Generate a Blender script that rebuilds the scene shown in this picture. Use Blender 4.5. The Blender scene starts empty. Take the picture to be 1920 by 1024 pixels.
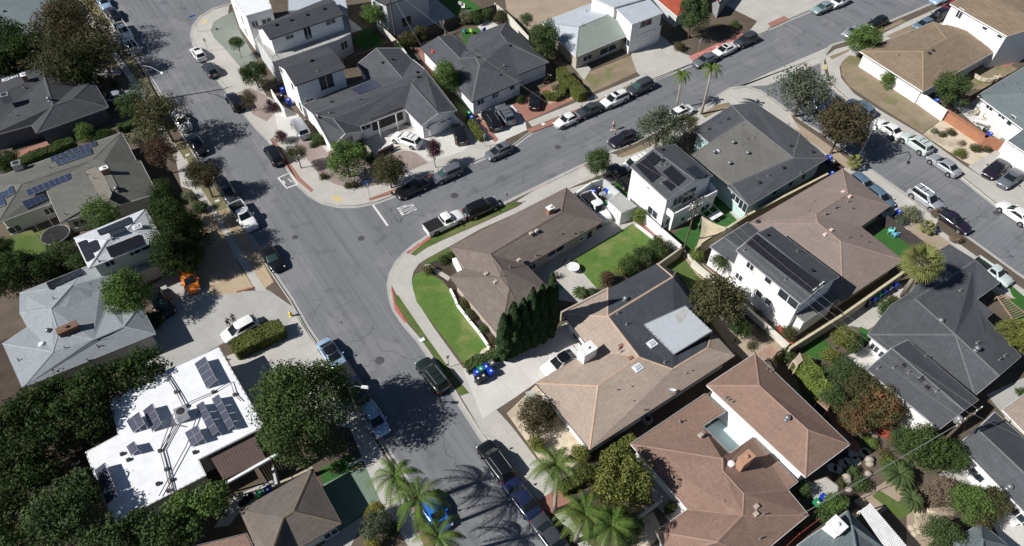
import bpy, math, random
import numpy as np
from mathutils import Vector, Matrix
V=Vector; R=math.radians; PI=math.pi
random.seed(7)
sc=bpy.context.scene; COL=sc.collection
# ------------------------------------------------------------------ camera (drone, 63 m up)
F=1280.0; TH=math.atan(1078/1280); CH=63.0
CT,ST=math.cos(TH),math.sin(TH)
def ray(u,v):
    a=(u-960)/F; b=-(v-512)/F
    return V((a,b*CT+ST,b*ST-CT))
CAM=V((0,0,CH))
def P(u,v,z=0.0):
    d=ray(u,v); return CAM+d*((z-CH)/d.z)
def mpp(u,v,z=0):            # metres per photo pixel (horizontal) at a place
    p=P(u,v,z)-CAM; return (p.y*ST-p.z*CT)/F
def px(s):                   # "u,v u,v" -> list
    return [tuple(float(q) for q in w.split(',')) for w in s.split()]
cam=bpy.data.objects.new('camera',bpy.data.cameras.new('camera')); COL.objects.link(cam)
cam.location=CAM; cam.rotation_euler=(TH,0,0); cam.data.sensor_width=36; cam.data.lens=F/1920*36
cam.data.clip_start=0.5; cam.data.clip_end=3000; sc.camera=cam
# ------------------------------------------------------------------ materials
def nt(name):
    m=bpy.data.materials.new(name); m.use_nodes=True; t=m.node_tree; return m,t,t.nodes['Principled BSDF'],t.nodes,t.links
def setp(b,rough=.8,spec=.3,metal=0,coat=0):
    b.inputs['Roughness'].default_value=rough; b.inputs['Specular IOR Level'].default_value=spec
    b.inputs['Metallic'].default_value=metal; b.inputs['Coat Weight'].default_value=coat
def mixc(N,L,fac,a,b,mode='MIX'):
    n=N.new('ShaderNodeMix'); n.data_type='RGBA'; n.blend_type=mode
    for k,s in ((0,fac),(6,a),(7,b)):
        if hasattr(s,'links'): L.new(s,n.inputs[k])
        elif isinstance(s,(int,float)): n.inputs[k].default_value=s
        else: n.inputs[k].default_value=tuple(s)+(1,)
    return n.outputs[2]
def noise(N,L,co,scale,detail=4,rough=.6):
    n=N.new('ShaderNodeTexNoise'); n.inputs['Scale'].default_value=scale; n.inputs['Detail'].default_value=detail
    n.inputs['Roughness'].default_value=rough
    if co is not None: L.new(co,n.inputs['Vector'])
    return n.outputs['Fac']
def ramp(N,L,f,lo,hi):
    n=N.new('ShaderNodeMapRange'); n.inputs[1].default_value=lo; n.inputs[2].default_value=hi; L.new(f,n.inputs[0]); return n.outputs[0]
def mapping(N,L,co,rot=0,sc_=(1,1,1)):
    n=N.new('ShaderNodeMapping')
    if rot: n.vector_type='TEXTURE'; rot=-rot; sc_=tuple(1/x for x in sc_)
    n.inputs['Rotation'].default_value=(0,0,rot); n.inputs['Scale'].default_value=sc_
    L.new(co,n.inputs['Vector']); return n.outputs[0]
def sc3(c,k): return tuple(min(1,x*k) for x in c)
_M={}
def plain(name,c,rough=.6,spec=.3,metal=0,coat=0,var=.12,scale=1.5):
    if name in _M: return _M[name]
    m,t,b,N,L=nt(name); setp(b,rough,spec,metal,coat)
    tc=N.new('ShaderNodeTexCoord').outputs['Object']
    f=noise(N,L,tc,scale)
    L.new(mixc(N,L,ramp(N,L,f,.3,.7),sc3(c,1-var),sc3(c,1+var)),b.inputs['Base Color'])
    _M[name]=m; return m
def rough_ground(name,c1,c2,scale=.35,fine=9,c3=None,bump=.0):
    m,t,b,N,L=nt(name); setp(b,.92,.15)
    tc=N.new('ShaderNodeNewGeometry').outputs['Position']
    f1=ramp(N,L,noise(N,L,tc,scale,6,.65),.35,.65); f2=ramp(N,L,noise(N,L,tc,fine,3),.3,.7)
    a=mixc(N,L,f1,c1,c2); o=mixc(N,L,.28,a,mixc(N,L,f2,sc3(c1,.45),sc3(c2,1.5)))
    if c3:
        f3=ramp(N,L,noise(N,L,tc,scale*.55,3),.52,.66); o=mixc(N,L,f3,o,c3)
    L.new(o,b.inputs['Base Color']); _M[name]=m; return m
def concrete(name,c,joint=1.6,rot=False,var=.13,jd=.7):
    m,t,b,N,L=nt(name); setp(b,.85,.2)
    uv=N.new('ShaderNodeUVMap').outputs[0]; pos=N.new('ShaderNodeNewGeometry').outputs['Position']
    br=N.new('ShaderNodeTexBrick'); br.offset=0; br.inputs['Scale'].default_value=1
    br.inputs['Brick Width'].default_value=joint; br.inputs['Row Height'].default_value=joint
    br.inputs['Mortar Size'].default_value=.018; br.inputs['Mortar Smooth'].default_value=.3
    br.inputs['Color1'].default_value=sc3(c,.94)+(1,); br.inputs['Color2'].default_value=sc3(c,1.05)+(1,); br.inputs['Mortar'].default_value=sc3(c,jd)+(1,)
    L.new(uv,br.inputs['Vector'])
    f=ramp(N,L,noise(N,L,pos,.5,7,.65),.32,.7); g=ramp(N,L,noise(N,L,pos,6,3),.3,.75)
    o=mixc(N,L,f,mixc(N,L,1,br.outputs[0],sc3((1,1,1),1-var*1.6),'MULTIPLY'),br.outputs[0])
    o=mixc(N,L,.35,o,mixc(N,L,g,sc3(c,.75),sc3(c,1.12)))
    L.new(o,b.inputs['Base Color']); _M[name]=m; return m
def shingle(name,c,var=.16,row=.28,width=.9,patch=.22):
    m,t,b,N,L=nt(name); setp(b,.9,.15)
    uv=N.new('ShaderNodeUVMap').outputs[0]; pos=N.new('ShaderNodeNewGeometry').outputs['Position']
    br=N.new('ShaderNodeTexBrick'); br.offset=.5; br.inputs['Scale'].default_value=1
    br.inputs['Brick Width'].default_value=width; br.inputs['Row Height'].default_value=row; br.inputs['Mortar Size'].default_value=.022
    br.inputs['Mortar Smooth'].default_value=.6
    br.inputs['Color1'].default_value=sc3(c,1-var)+(1,); br.inputs['Color2'].default_value=sc3(c,1+var)+(1,); br.inputs['Mortar'].default_value=sc3(c,.62)+(1,)
    L.new(uv,br.inputs['Vector'])
    f=ramp(N,L,noise(N,L,pos,.32,6,.6),.33,.68); 
    st=ramp(N,L,noise(N,L,mapping(N,L,uv,0,(2.2,.35,1)),1,4),.35,.68)
    g=ramp(N,L,noise(N,L,pos,5,4,.7),.3,.7)
    o=mixc(N,L,f,br.outputs[0],mixc(N,L,1,br.outputs[0],(1-patch,)*3,'MULTIPLY'))
    o=mixc(N,L,st,o,mixc(N,L,1,o,(.88,.87,.86),'MULTIPLY'))
    o=mixc(N,L,.45,o,mixc(N,L,g,sc3(c,.72),sc3(c,1.25)))
    L.new(o,b.inputs['Base Color'])
    bp=N.new('ShaderNodeBump'); bp.inputs['Strength'].default_value=.25; bp.inputs['Distance'].default_value=.02
    L.new(br.outputs['Fac'],bp.inputs['Height']); bp.invert=True; L.new(bp.outputs[0],b.inputs['Normal'])
    _M[name]=m; return m
def leafmat(name,c1,c2,c3=None,scale=.8):
    m,t,b,N,L=nt(name); setp(b,.75,.1)
    g=N.new('ShaderNodeNewGeometry'); rnd=g.outputs['Random Per Island']
    o=mixc(N,L,rnd,c1,c2)
    f=ramp(N,L,noise(N,L,g.outputs['Position'],scale,3),.4,.62)
    if c3: o=mixc(N,L,f,o,mixc(N,L,.55,o,c3))
    else: o=mixc(N,L,f,o,mixc(N,L,.5,o,sc3(c1,.8)))
    L.new(o,b.inputs['Base Color'])
    tr=N.new('ShaderNodeBsdfTranslucent'); L.new(o,tr.inputs['Color'])
    mx=N.new('ShaderNodeMixShader'); mx.inputs[0].default_value=.3
    L.new(b.outputs[0],mx.inputs[1]); L.new(tr.outputs[0],mx.inputs[2]); L.new(mx.outputs[0],N['Material Output'].inputs['Surface'])
    _M[name]=m; return m
def asphalt(name):
    m,t,b,N,L=nt(name); setp(b,.88,.2)
    pos=N.new('ShaderNodeNewGeometry').outputs['Position']
    base=(.17,.175,.187)
    f1=ramp(N,L,noise(N,L,pos,.06,5,.6),.3,.7); o=mixc(N,L,f1,sc3(base,.9),sc3(base,1.13))
    f2=ramp(N,L,noise(N,L,pos,1.1,6,.7),.3,.7); o=mixc(N,L,.4,o,mixc(N,L,f2,sc3(base,.72),sc3(base,1.28)))
    f3=ramp(N,L,noise(N,L,pos,14,3),.25,.75); o=mixc(N,L,.35,o,mixc(N,L,f3,sc3(base,.7),sc3(base,1.3)))
    # wear, wheel paths and seams running along each street; the street changes at the junction
    J=P(668,430); sep=N.new('ShaderNodeVectorMath'); sep.operation='DOT_PRODUCT'; sep.inputs[1].default_value=(math.cos(R(35)),math.sin(R(35)),0); L.new(pos,sep.inputs[0])
    j0=J.x*math.cos(R(35))+J.y*math.sin(R(35)); side=ramp(N,L,sep.outputs['Value'],j0+5,j0+12)
    far=ramp(N,L,sep.outputs['Value'],j0+78,j0+82); inv=N.new('ShaderNodeMath'); inv.operation='SUBTRACT'; L.new(side,inv.inputs[0]); L.new(far,inv.inputs[1])
    wl=[]
    for rot in (-R(124),-R(35)):
        c_=None
        for k,(lo,hi,f_) in zip((.30,1.3,3.4),((.38,.62,.55),(.40,.60,.45),(.36,.64,.4))):
            w_=ramp(N,L,noise(N,L,mapping(N,L,pos,rot,(.016*(1+k),k,1)),1,3,.5),lo,hi); t_=mixc(N,L,w_,sc3(base,.7),sc3(base,1.28)); c_=t_ if c_ is None else mixc(N,L,f_,c_,t_)
        wl.append(c_)
    o=mixc(N,L,.62,o,mixc(N,L,inv.outputs[0],wl[0],wl[1]))
    # sealed cracks
    wp=N.new('ShaderNodeVectorMath'); wp.operation='ADD'; nz=N.new('ShaderNodeTexNoise'); nz.inputs['Scale'].default_value=.5
    L.new(pos,nz.inputs['Vector']); sv=N.new('ShaderNodeVectorMath'); sv.operation='SCALE'; sv.inputs['Scale'].default_value=2.2
    L.new(nz.outputs['Color'],sv.inputs[0]); L.new(pos,wp.inputs[0]); L.new(sv.outputs[0],wp.inputs[1])
    vo=N.new('ShaderNodeTexVoronoi'); vo.feature='DISTANCE_TO_EDGE'; vo.inputs['Scale'].default_value=.17; L.new(wp.outputs[0],vo.inputs['Vector'])
    cr=ramp(N,L,vo.outputs['Distance'],.010,.002)
    sx=N.new('ShaderNodeSeparateXYZ'); L.new(pos,sx.inputs[0]); yy=ramp(N,L,sx.outputs[1],62,40); ad=N.new('ShaderNodeMath'); ad.operation='MULTIPLY_ADD'; ad.inputs[1].default_value=.13
    L.new(yy,ad.inputs[0]); L.new(noise(N,L,pos,.09,3),ad.inputs[2]); mk=ramp(N,L,ad.outputs[0],.53,.61); mul=N.new('ShaderNodeMath'); mul.operation='MULTIPLY'; L.new(cr,mul.inputs[0]); L.new(mk,mul.inputs[1])
    m2=N.new('ShaderNodeMath'); m2.operation='MULTIPLY'; m2.inputs[1].default_value=.75; L.new(mul.outputs[0],m2.inputs[0])
    o=mixc(N,L,m2.outputs[0],o,sc3(base,.42))
    st=ramp(N,L,noise(N,L,pos,.45,2,.4),.60,.72); o=mixc(N,L,st,o,mixc(N,L,1,o,(.80,.80,.81),'MULTIPLY'))
    pv=ramp(N,L,noise(N,L,pos,.16,1,.3),.585,.60); o=mixc(N,L,pv,o,mixc(N,L,1,o,(1.13,1.11,1.09),'MULTIPLY'))
    L.new(o,b.inputs['Base Color']); _M[name]=m; return m
def solarmat(name,c,line):
    m,t,b,N,L=nt(name); setp(b,.22,.5)
    uv=N.new('ShaderNodeUVMap').outputs[0]
    br=N.new('ShaderNodeTexBrick'); br.offset=0; br.inputs['Scale'].default_value=1
    br.inputs['Brick Width'].default_value=1/6; br.inputs['Row Height'].default_value=1/10; br.inputs['Mortar Size'].default_value=.008
    br.inputs['Color1'].default_value=c+(1,); br.inputs['Color2'].default_value=sc3(c,1.25)+(1,); br.inputs['Mortar'].default_value=line+(1,)
    L.new(uv,br.inputs['Vector']); L.new(br.outputs[0],b.inputs['Base Color']); _M[name]=m; return m
# ------------------------------------------------------------------ mesh builder
class MB:
    def __init__(s): s.v=[]; s.f=[]; s.m=[]; s.uv={}
    def add(s,vs,fs,mi=0):
        k=len(s.v); s.v+= [V(p) for p in vs]
        for f in fs: s.f.append(tuple(i+k for i in f)); s.m.append(mi)
        return s
    def poly(s,pts,mi=0,uv=None):
        k=len(s.v); s.v+=[V(p) for p in pts]; 
        if uv: s.uv[len(s.f)]=uv
        s.f.append(tuple(range(k,k+len(pts)))); s.m.append(mi); return s
    def box(s,c,size,yaw=0,mi=0,taper=1.0,M=None):
        x,y,z=[q/2 for q in size]; c=V(c); r=Matrix.Rotation(yaw,3,'Z') if M is None else M
        pts=[]
        for dz,k in ((-z,1),(z,taper)):
            for dx,dy in ((-x,-y),(x,-y),(x,y),(-x,y)): pts.append(c+r@V((dx*k,dy*k,dz)))
        return s.add(pts,[(3,2,1,0),(4,5,6,7),(0,1,5,4),(1,2,6,5),(2,3,7,6),(3,0,4,7)],mi)
    def prism(s,pts,z0,z1,mi=0,bottom=True):
        n=len(pts); a=[V((p[0],p[1],z0)) for p in pts]+[V((p[0],p[1],z1)) for p in pts]
        fs=[tuple(range(n,2*n))]+[(i,(i+1)%n,(i+1)%n+n,i+n) for i in range(n)]
        if bottom: fs.append(tuple(range(n-1,-1,-1)))
        return s.add(a,fs,mi)
    def tube(s,path,r,n=8,mi=0,cap=True):
        path=[V(p) for p in path]; rs=r if isinstance(r,(list,tuple)) else [r]*len(path)
        k=len(path); vs=[]
        for i,p in enumerate(path):
            d=(path[min(i+1,k-1)]-path[max(i-1,0)]).normalized()
            a=d.cross(V((0,0,1))); 
            if a.length<.05: a=d.cross(V((1,0,0)))
            a.normalize(); b=d.cross(a)
            for j in range(n):
                t=2*PI*j/n; vs.append(p+(a*math.cos(t)+b*math.sin(t))*rs[i])
        fs=[(i*n+j,(i+1)*n+j,(i+1)*n+(j+1)%n,i*n+(j+1)%n) for i in range(k-1) for j in range(n)]
        if cap: fs+=[tuple(range(n)),tuple(range(k*n-1,(k-1)*n-1,-1))]
        return s.add(vs,fs,mi)
    def lathe(s,c,prof,n=12,mi=0):
        c=V(c); vs=[c+V((r*math.cos(2*PI*j/n),r*math.sin(2*PI*j/n),z)) for r,z in prof for j in range(n)]
        k=len(prof); fs=[(i*n+j,i*n+(j+1)%n,(i+1)*n+(j+1)%n,(i+1)*n+j) for i in range(k-1) for j in range(n)]
        fs+=[tuple(range(n-1,-1,-1)),tuple(range((k-1)*n,k*n))]
        return s.add(vs,fs,mi)
    def mesh(s,name,mats,base=V((0,0,0)),smooth=False):
        me=bpy.data.meshes.new(name)
        me.from_pydata([tuple(p-base) for p in s.v],[],s.f)
        for m in mats: me.materials.append(m)
        for i,p in enumerate(me.polygons): p.material_index=s.m[i]; p.use_smooth=smooth
        uvl=me.uv_layers.new(name='UVMap')
        for i,p in enumerate(me.polygons):
            n=p.normal
            h=V((n.y,-n.x,0))
            if h.length<.03:
                a=me.vertices[p.vertices[0]].co; b=me.vertices[p.vertices[1]].co; h=V((b.x-a.x,b.y-a.y,0))
                if h.length<1e-6: h=V((1,0,0))
            h.normalize(); w=n.cross(h)
            cu=s.uv.get(i)
            for j,li in enumerate(p.loop_indices):
                if cu: uvl.data[li].uv=cu[j]
                else:
                    co=me.vertices[p.vertices[j]].co+base; uvl.data[li].uv=(co.dot(h),co.dot(w))
        return me
WB={}
def tagp(o,label=None,cat=None,group=None,kind=None):
    if label: o['label']=label
    if cat: o['category']=cat
    if group: o['group']=group
    if kind: o['kind']=kind
    return o
def thing(name,label,cat,base,group=None,kind=None):
    o=bpy.data.objects.new(name,None); COL.objects.link(o); o.location=base; o.empty_display_size=.3
    WB[o.name]=V(base); return tagp(o,label,cat,group,kind)
def part(name,mb,mats,parent,smooth=False,label=None):
    if not isinstance(mats,(list,tuple)): mats=[mats]
    b=WB[parent.name]; o=bpy.data.objects.new(name,mb.mesh(name,mats,b,smooth)); COL.objects.link(o); o.parent=parent
    WB[o.name]=b
    if label: o['label']=label
    return o
def solo(name,mb,mats,label=None,cat=None,group=None,kind=None,smooth=False):
    if not isinstance(mats,(list,tuple)): mats=[mats]
    b=V((0,0,0))
    if kind is None:
        xs=[p.x for p in mb.v]; ys=[p.y for p in mb.v]; zs=[p.z for p in mb.v]; b=V(((min(xs)+max(xs))/2,(min(ys)+max(ys))/2,min(zs)))
    o=bpy.data.objects.new(name,mb.mesh(name,mats,b,smooth)); COL.objects.link(o); o.location=b; WB[o.name]=b
    return tagp(o,label,cat,group,kind)
# ------------------------------------------------------------------ 2D helpers
def area(p): return sum(p[i][0]*p[(i+1)%len(p)][1]-p[(i+1)%len(p)][0]*p[i][1] for i in range(len(p)))/2
def ccw(p): return p if area(p)>0 else p[::-1]
def inset(p,d):              # p ccw list of 2D; positive d moves inward
    n=len(p); out=[]
    for i in range(n):
        a,b,c=V(p[i-1][:2]),V(p[i][:2]),V(p[(i+1)%n][:2])
        e1=(b-a).normalized(); e2=(c-b).normalized(); n1=V((-e1.y,e1.x)); n2=V((-e2.y,e2.x))
        k=1+n1.dot(n2); k=max(k,.35); out.append(b+(n1+n2)*(d/k))
    return out
def pip(x,y,p):
    c=False; n=len(p)
    for i in range(n):
        x1,y1=p[i][:2]; x2,y2=p[i-1][:2]
        if (y1>y)!=(y2>y) and x<(x2-x1)*(y-y1)/(y2-y1)+x1: c=not c
    return c
def segx(a,b,c,d):
    o=lambda p,q,r:(q[0]-p[0])*(r[1]-p[1])-(q[1]-p[1])*(r[0]-p[0])
    return o(a,b,c)*o(a,b,d)<0 and o(c,d,a)*o(c,d,b)<0
def overlap(p,q):
    if any(pip(x[0],x[1],q) for x in p) or any(pip(x[0],x[1],p) for x in q): return True
    return any(segx(p[i-1],p[i],q[j-1],q[j]) for i in range(len(p)) for j in range(len(q)))
# ------------------------------------------------------------------ material library
ASPH=asphalt('asphalt')
CONC=concrete('pavement concrete',(.50,.48,.445)); CONB=concrete('bright concrete',(.63,.61,.575),2.4); CONG=concrete('grey concrete',(.42,.415,.395),2.6)
CONGREEN=concrete('green painted concrete',(.17,.235,.18),3.0); BRICKP=concrete('red brick paving',(.36,.18,.14),.22,jd=.8)
KERB=plain('kerb concrete',(.43,.41,.38),.85,.2); REDP=plain('red kerb paint',(.45,.13,.115),.7); PINKP=plain('faded red paint',(.50,.20,.17),.8)
SOIL=rough_ground('soil',(.085,.068,.052),(.14,.112,.085),.3); DIRT=rough_ground('dry dirt',(.30,.235,.175),(.38,.31,.235),.3)  # soil colour darkened to carry the shade in gaps between houses
DRYG=rough_ground('dry grass',(.20,.155,.105),(.29,.235,.165),.4,9,(.17,.17,.08)); GRAV=rough_ground('tan gravel',(.36,.275,.18),(.46,.37,.26),.5,6)
MAUVE=rough_ground('mauve gravel',(.25,.20,.18),(.31,.255,.235),.5,5); SAGE=rough_ground('sage turf',(.19,.215,.185),(.24,.26,.23),.5)
OLIV=rough_ground('olive verge',(.13,.125,.06),(.20,.18,.105),.4,9,(.22,.19,.14)); CREAM=rough_ground('cream gravel',(.52,.44,.33),(.62,.54,.42),.5,6,(.40,.33,.25))
LAWN=rough_ground('mown lawn',(.075,.15,.03),(.115,.185,.045),.55,5,(.185,.205,.075)); TURF=rough_ground('artificial turf',(.035,.105,.025),(.045,.13,.03),.3,8)
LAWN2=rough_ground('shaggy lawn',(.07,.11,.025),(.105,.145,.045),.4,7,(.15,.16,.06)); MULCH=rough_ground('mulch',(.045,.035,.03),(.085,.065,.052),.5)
WHITE=plain('white stucco',(.78,.78,.77),.8,.2,var=.04); OFFW=plain('cream stucco',(.60,.58,.51),.85,.2,var=.05); GREYW=plain('light grey stucco',(.50,.51,.52),.85,.2,var=.05)
TANW=plain('tan block',(.40,.36,.28),.85,.2,var=.1); TERRA=plain('terracotta wall',(.36,.17,.10),.85,.2,var=.1); DKW=plain('dark timber',(.06,.05,.05),.8,.2)
AQUA=plain('pale aqua stucco',(.45,.60,.59),.85,.2,var=.05); BEIGE=plain('beige stucco',(.45,.40,.34),.85,.2,var=.06); STONE=plain('stone veneer',(.25,.23,.21),.85,.2,var=.5,scale=4)
DGW=plain('dark grey stucco',(.13,.14,.16),.85,.2,var=.06); REDW=plain('red painted wood',(.33,.08,.06),.8,.2); WOOD=plain('weathered wood',(.30,.22,.16),.8,.2,var=.25,scale=3)
TRIMW=plain('white trim',(.74,.74,.74),.6); TRIMD=plain('dark trim',(.05,.05,.06),.6); TRIMB=plain('brown trim',(.17,.12,.10),.7); TRIMG=plain('grey trim',(.35,.36,.37),.6)
GLASSW=plain('window glass',(.03,.04,.05),.12,.6); GLASSG=plain('pale blind',(.33,.37,.37),.4,.4)
VENTM=plain('dull vent metal',(.16,.16,.16),.6,.3); METALD=plain('dark galvanised metal',(.22,.23,.24),.4,.5,.4); METAL=plain('galvanised metal',(.45,.46,.48),.4,.5,.6); DKMET=plain('black pipe',(.03,.03,.035),.5); BRICK=plain('chimney brick',(.30,.14,.10),.85,.2,var=.3,scale=4)
S_DK=shingle('dark grey shingle',(.072,.075,.084)); S_GB=shingle('grey brown shingle',(.15,.148,.135)); S_LG=shingle('pale grey shingle',(.28,.305,.33),.06,patch=.08)
S_WH=shingle('white metal roof',(.55,.57,.60),.04,patch=.06); S_BR=shingle('brown shingle',(.19,.16,.143)); S_SL=shingle('slate shingle',(.088,.093,.103)); S_BK=shingle('blue black shingle',(.062,.068,.08))
S_TAN=shingle('tan shingle',(.39,.315,.26),.1); S_RUST=shingle('rust shingle',(.26,.172,.135),.12); S_MAU=shingle('mauve brown shingle',(.26,.21,.19),.1); S_OC=shingle('ochre shingle',(.25,.19,.135),.2)
S_W6=shingle('taupe shingle',(.165,.143,.128),.14); S_GN=shingle('sage metal roof',(.27,.31,.28),.05,row=.9,width=9,patch=.12); S_RED=shingle('red tile',(.36,.085,.05),.15); S_MG=shingle('mid grey roll roofing',(.17,.165,.155),.1,row=1,width=12)
S_SIL=shingle('silver roofing',(.46,.50,.55),.06,patch=.2); S_SLG=shingle('blue grey shingle',(.16,.19,.20),.12)
MEMB=plain('white roof membrane',(.74,.75,.77),.6,.3,var=.07,scale=.9); PATCH=plain('light roof membrane',(.42,.45,.48),.7,.2,var=.05)
SOL=solarmat('solar cells',(.018,.022,.05),(.10,.11,.14)); SOLB=solarmat('blue solar cells',(.014,.024,.058),(.11,.13,.19)); SOLK=solarmat('black solar cells',(.013,.013,.018),(.02,.02,.028)); SOLG=solarmat('grey solar cells',(.032,.036,.06),(.15,.16,.20))
TAR=plain('tar strip',(.03,.03,.035),.9)
CAPM={}
def capmat(m):
    k={S_TAN:(.44,.32,.24),S_OC:(.29,.22,.145),S_RUST:(.28,.185,.148),S_MAU:(.27,.20,.17),S_BR:(.16,.125,.11),S_DK:(.10,.103,.112),S_LG:(.30,.33,.35)}.get(m)
    if not k:
        if m==S_W6: k=(.17,.14,.11)
        elif m in (S_SL,S_BK): k=(.13,.135,.145)
        else: return m
    if m not in CAPM: CAPM[m]=plain('ridge '+m.name,k,.9,.15)
    return CAPM[m]
# ------------------------------------------------------------------ houses
WARN=[]
class House:
    def __init__(s,label,cat='house',name='house',group=None):
        s.label=label; s.cat=cat; s.name=name; s.group=group; s.root=None; s.walls=[]; s.tris=[]
    def block(s,e,r='',f=None,ez=2.75,roof=S_DK,wall=OFFW,trim=TRIMG,over=.55,alt=None,rz=1.5,cap=True,thick=.16,zb=.1,walls=True):
        E=[P(u,v,ez) for u,v in px(e)]; pt={'0123456789abcdefgh'[i]:p for i,p in enumerate(E)}
        for w in r.split():
            k,c=w.split(':'); c=[float(x) for x in c.split(',')]; z=(c[2]-(.35 if ez==2.75 else 0)) if len(c)>2 else ez+rz; pt[k]=P(c[0],c[1],z)
        if s.root is None:
            cx=sum(p.x for p in E)/len(E); cy=sum(p.y for p in E)/len(E)
            s.root=thing(s.name,s.label,s.cat,V((cx,cy,.12)),s.group)
        if f is None: f='0123456789abcdef'[:len(E)]
        faces=[]
        for w in f.split():
            mi=0
            if ':' in w: w,mi=w.split(':'); mi=int(mi)
            q=list(w)
            if area([pt[k] for k in q])<0: q=q[::-1]
            faces.append((q,mi))
        mb=MB(); cnt={}
        for q,mi in faces:
            pp=[pt[k] for k in q]; mb.poly(pp,mi)
            c=pp[0]
            for i in range(1,len(pp)-1): s.tris.append((pp[0],pp[i],pp[i+1]))
            for i in range(len(q)): cnt[(q[i],q[(i+1)%len(q)])]=(q,mi)
        bd=[k for k in cnt if (k[1],k[0]) not in cnt]; nxt=dict(bd)
        fm=MB()
        for a,b in bd:
            A,B=pt[a],pt[b]; dn=V((0,0,-thick)); d=V((B.x-A.x,B.y-A.y,0)).normalized(); o=V((d.y,-d.x,0))*.03
            fm.add([A+o,B+o,B+dn+o,A+dn+o,A-o*2,B-o*2,B+dn-o*2,A+dn-o*2],[(3,2,1,0),(0,1,5,4),(2,3,7,6),(4,5,6,7)])
        for q,mi in faces: mb.poly([pt[k]+V((0,0,-thick*.8)) for k in q][::-1],mi)
        part('roof',mb,[roof]+([alt] if alt else [roof]),s.root)
        part('fascia',fm,trim,s.root)
        if cap:
            cm=MB(); used=False
            for (a,b) in cnt:
                if (b,a) in cnt and a<b:
                    A,B=pt[a],pt[b]; 
                    if (A-B).length<.4: continue
                    d=(B-A).normalized(); h=d.cross(V((0,0,1))).normalized()*.13; up=V((0,0,.05)); dn=V((0,0,-.02))
                    cm.add([A-h+dn,A+up,A+h+dn,B-h+dn,B+up,B+h+dn],[(0,1,4,3),(1,2,5,4)]); used=True
            if used: part('ridge_cap',cm,capmat(roof),s.root)
        if walls:
            loop=[bd[0][0]]
            while len(loop)<40:
                n=nxt.get(loop[-1])
                if n is None or n==loop[0]: break
                loop.append(n)
            pts=[pt[k] for k in loop]; ins=inset(pts,over); wm=MB(); n=len(pts)
            for i in range(n):
                j=(i+1)%n; a,b=ins[i],ins[j]; za,zc=pts[i].z-thick-.02,pts[j].z-thick-.02
                wm.add([(a.x,a.y,zb),(b.x,b.y,zb),(b.x,b.y,zc),(a.x,a.y,za)],[(0,1,2,3)])
                s.walls.append((V((a.x,a.y,zb)),V((b.x,b.y,zb)),min(za,zc),max(za,zc)))
            part('wall',wm,wall,s.root)
        return s
    def wallhit(s,u,v):
        d=ray(u,v); best=None
        for a,b,z0,z1 in s.walls:
            e=b-a; n=V((e.y,-e.x,0))
            if n.length<.2: continue
            n.normalize(); dn=d.dot(n)
            if dn>-1e-4: continue
            t=(a-CAM).dot(n)/dn; h=CAM+d*t; k=(h-a).dot(e)/e.length_squared
            if -.02<=k<=1.02 and 0<h.z<z1+.2 and (best is None or t<best[0]): best=(t,h,e.normalized(),n)
        return best
    def win(s,spec,kind='window',frame=TRIMW,glass=GLASSW):   # "u,v,w,h ..."
        for w in spec.split():
            u,v,ww,hh=[float(x) for x in w.split(',')]; h=s.wallhit(u,v)
            if not h: WARN.append((s.label[:30],kind,u,v)); continue
            t,c,e,n=h; M=Matrix((e,n,V((0,0,1)))).transposed()
            if c.z-hh/2<.15: c.z=.15+hh/2
            m=MB().box(c+n*.02,(ww,.09,hh),M=M); f=part(kind,m,frame,s.root)
            if kind=='window' or kind=='glass_door':
                k=2 if ww>.9 else 1; g=MB()
                for i in range(k):
                    x=(i-(k-1)/2)*(ww/k); g.box(c+e*x+n*.07,(ww/k-.1,.03,hh-.14),M=M)
                part('pane',g,glass,f); part('sill',MB().box(c-V((0,0,hh/2+.03))+n*.08,(ww+.14,.14,.06),M=M),frame,f)
            elif kind=='garage_door':
                g=MB()
                for i in range(1,4): g.box(c+V((0,0,-hh/2+i*hh/4))+n*.07,(ww-.1,.012,.03),M=M)
                part('panel_line',g,TRIMG,f)
            elif kind=='door':
                part('handle',MB().box(c+e*(ww*.38)+n*.09,(.08,.05,.12),M=M),METAL,f)
        return s
    def hit(s,u,v):
        d=ray(u,v); best=None
        for a,b,c in s.tris:
            n=(b-a).cross(c-a)
            if abs(d.dot(n))<1e-9: continue
            t=(a-CAM).dot(n)/d.dot(n); h=CAM+d*t
            if pip(h.x,h.y,[a,b,c]) and (best is None or t<best[0]):
                n=n.normalized(); n=n if n.z>0 else -n; best=(t,h,n,(a,b,c))
        return best
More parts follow.
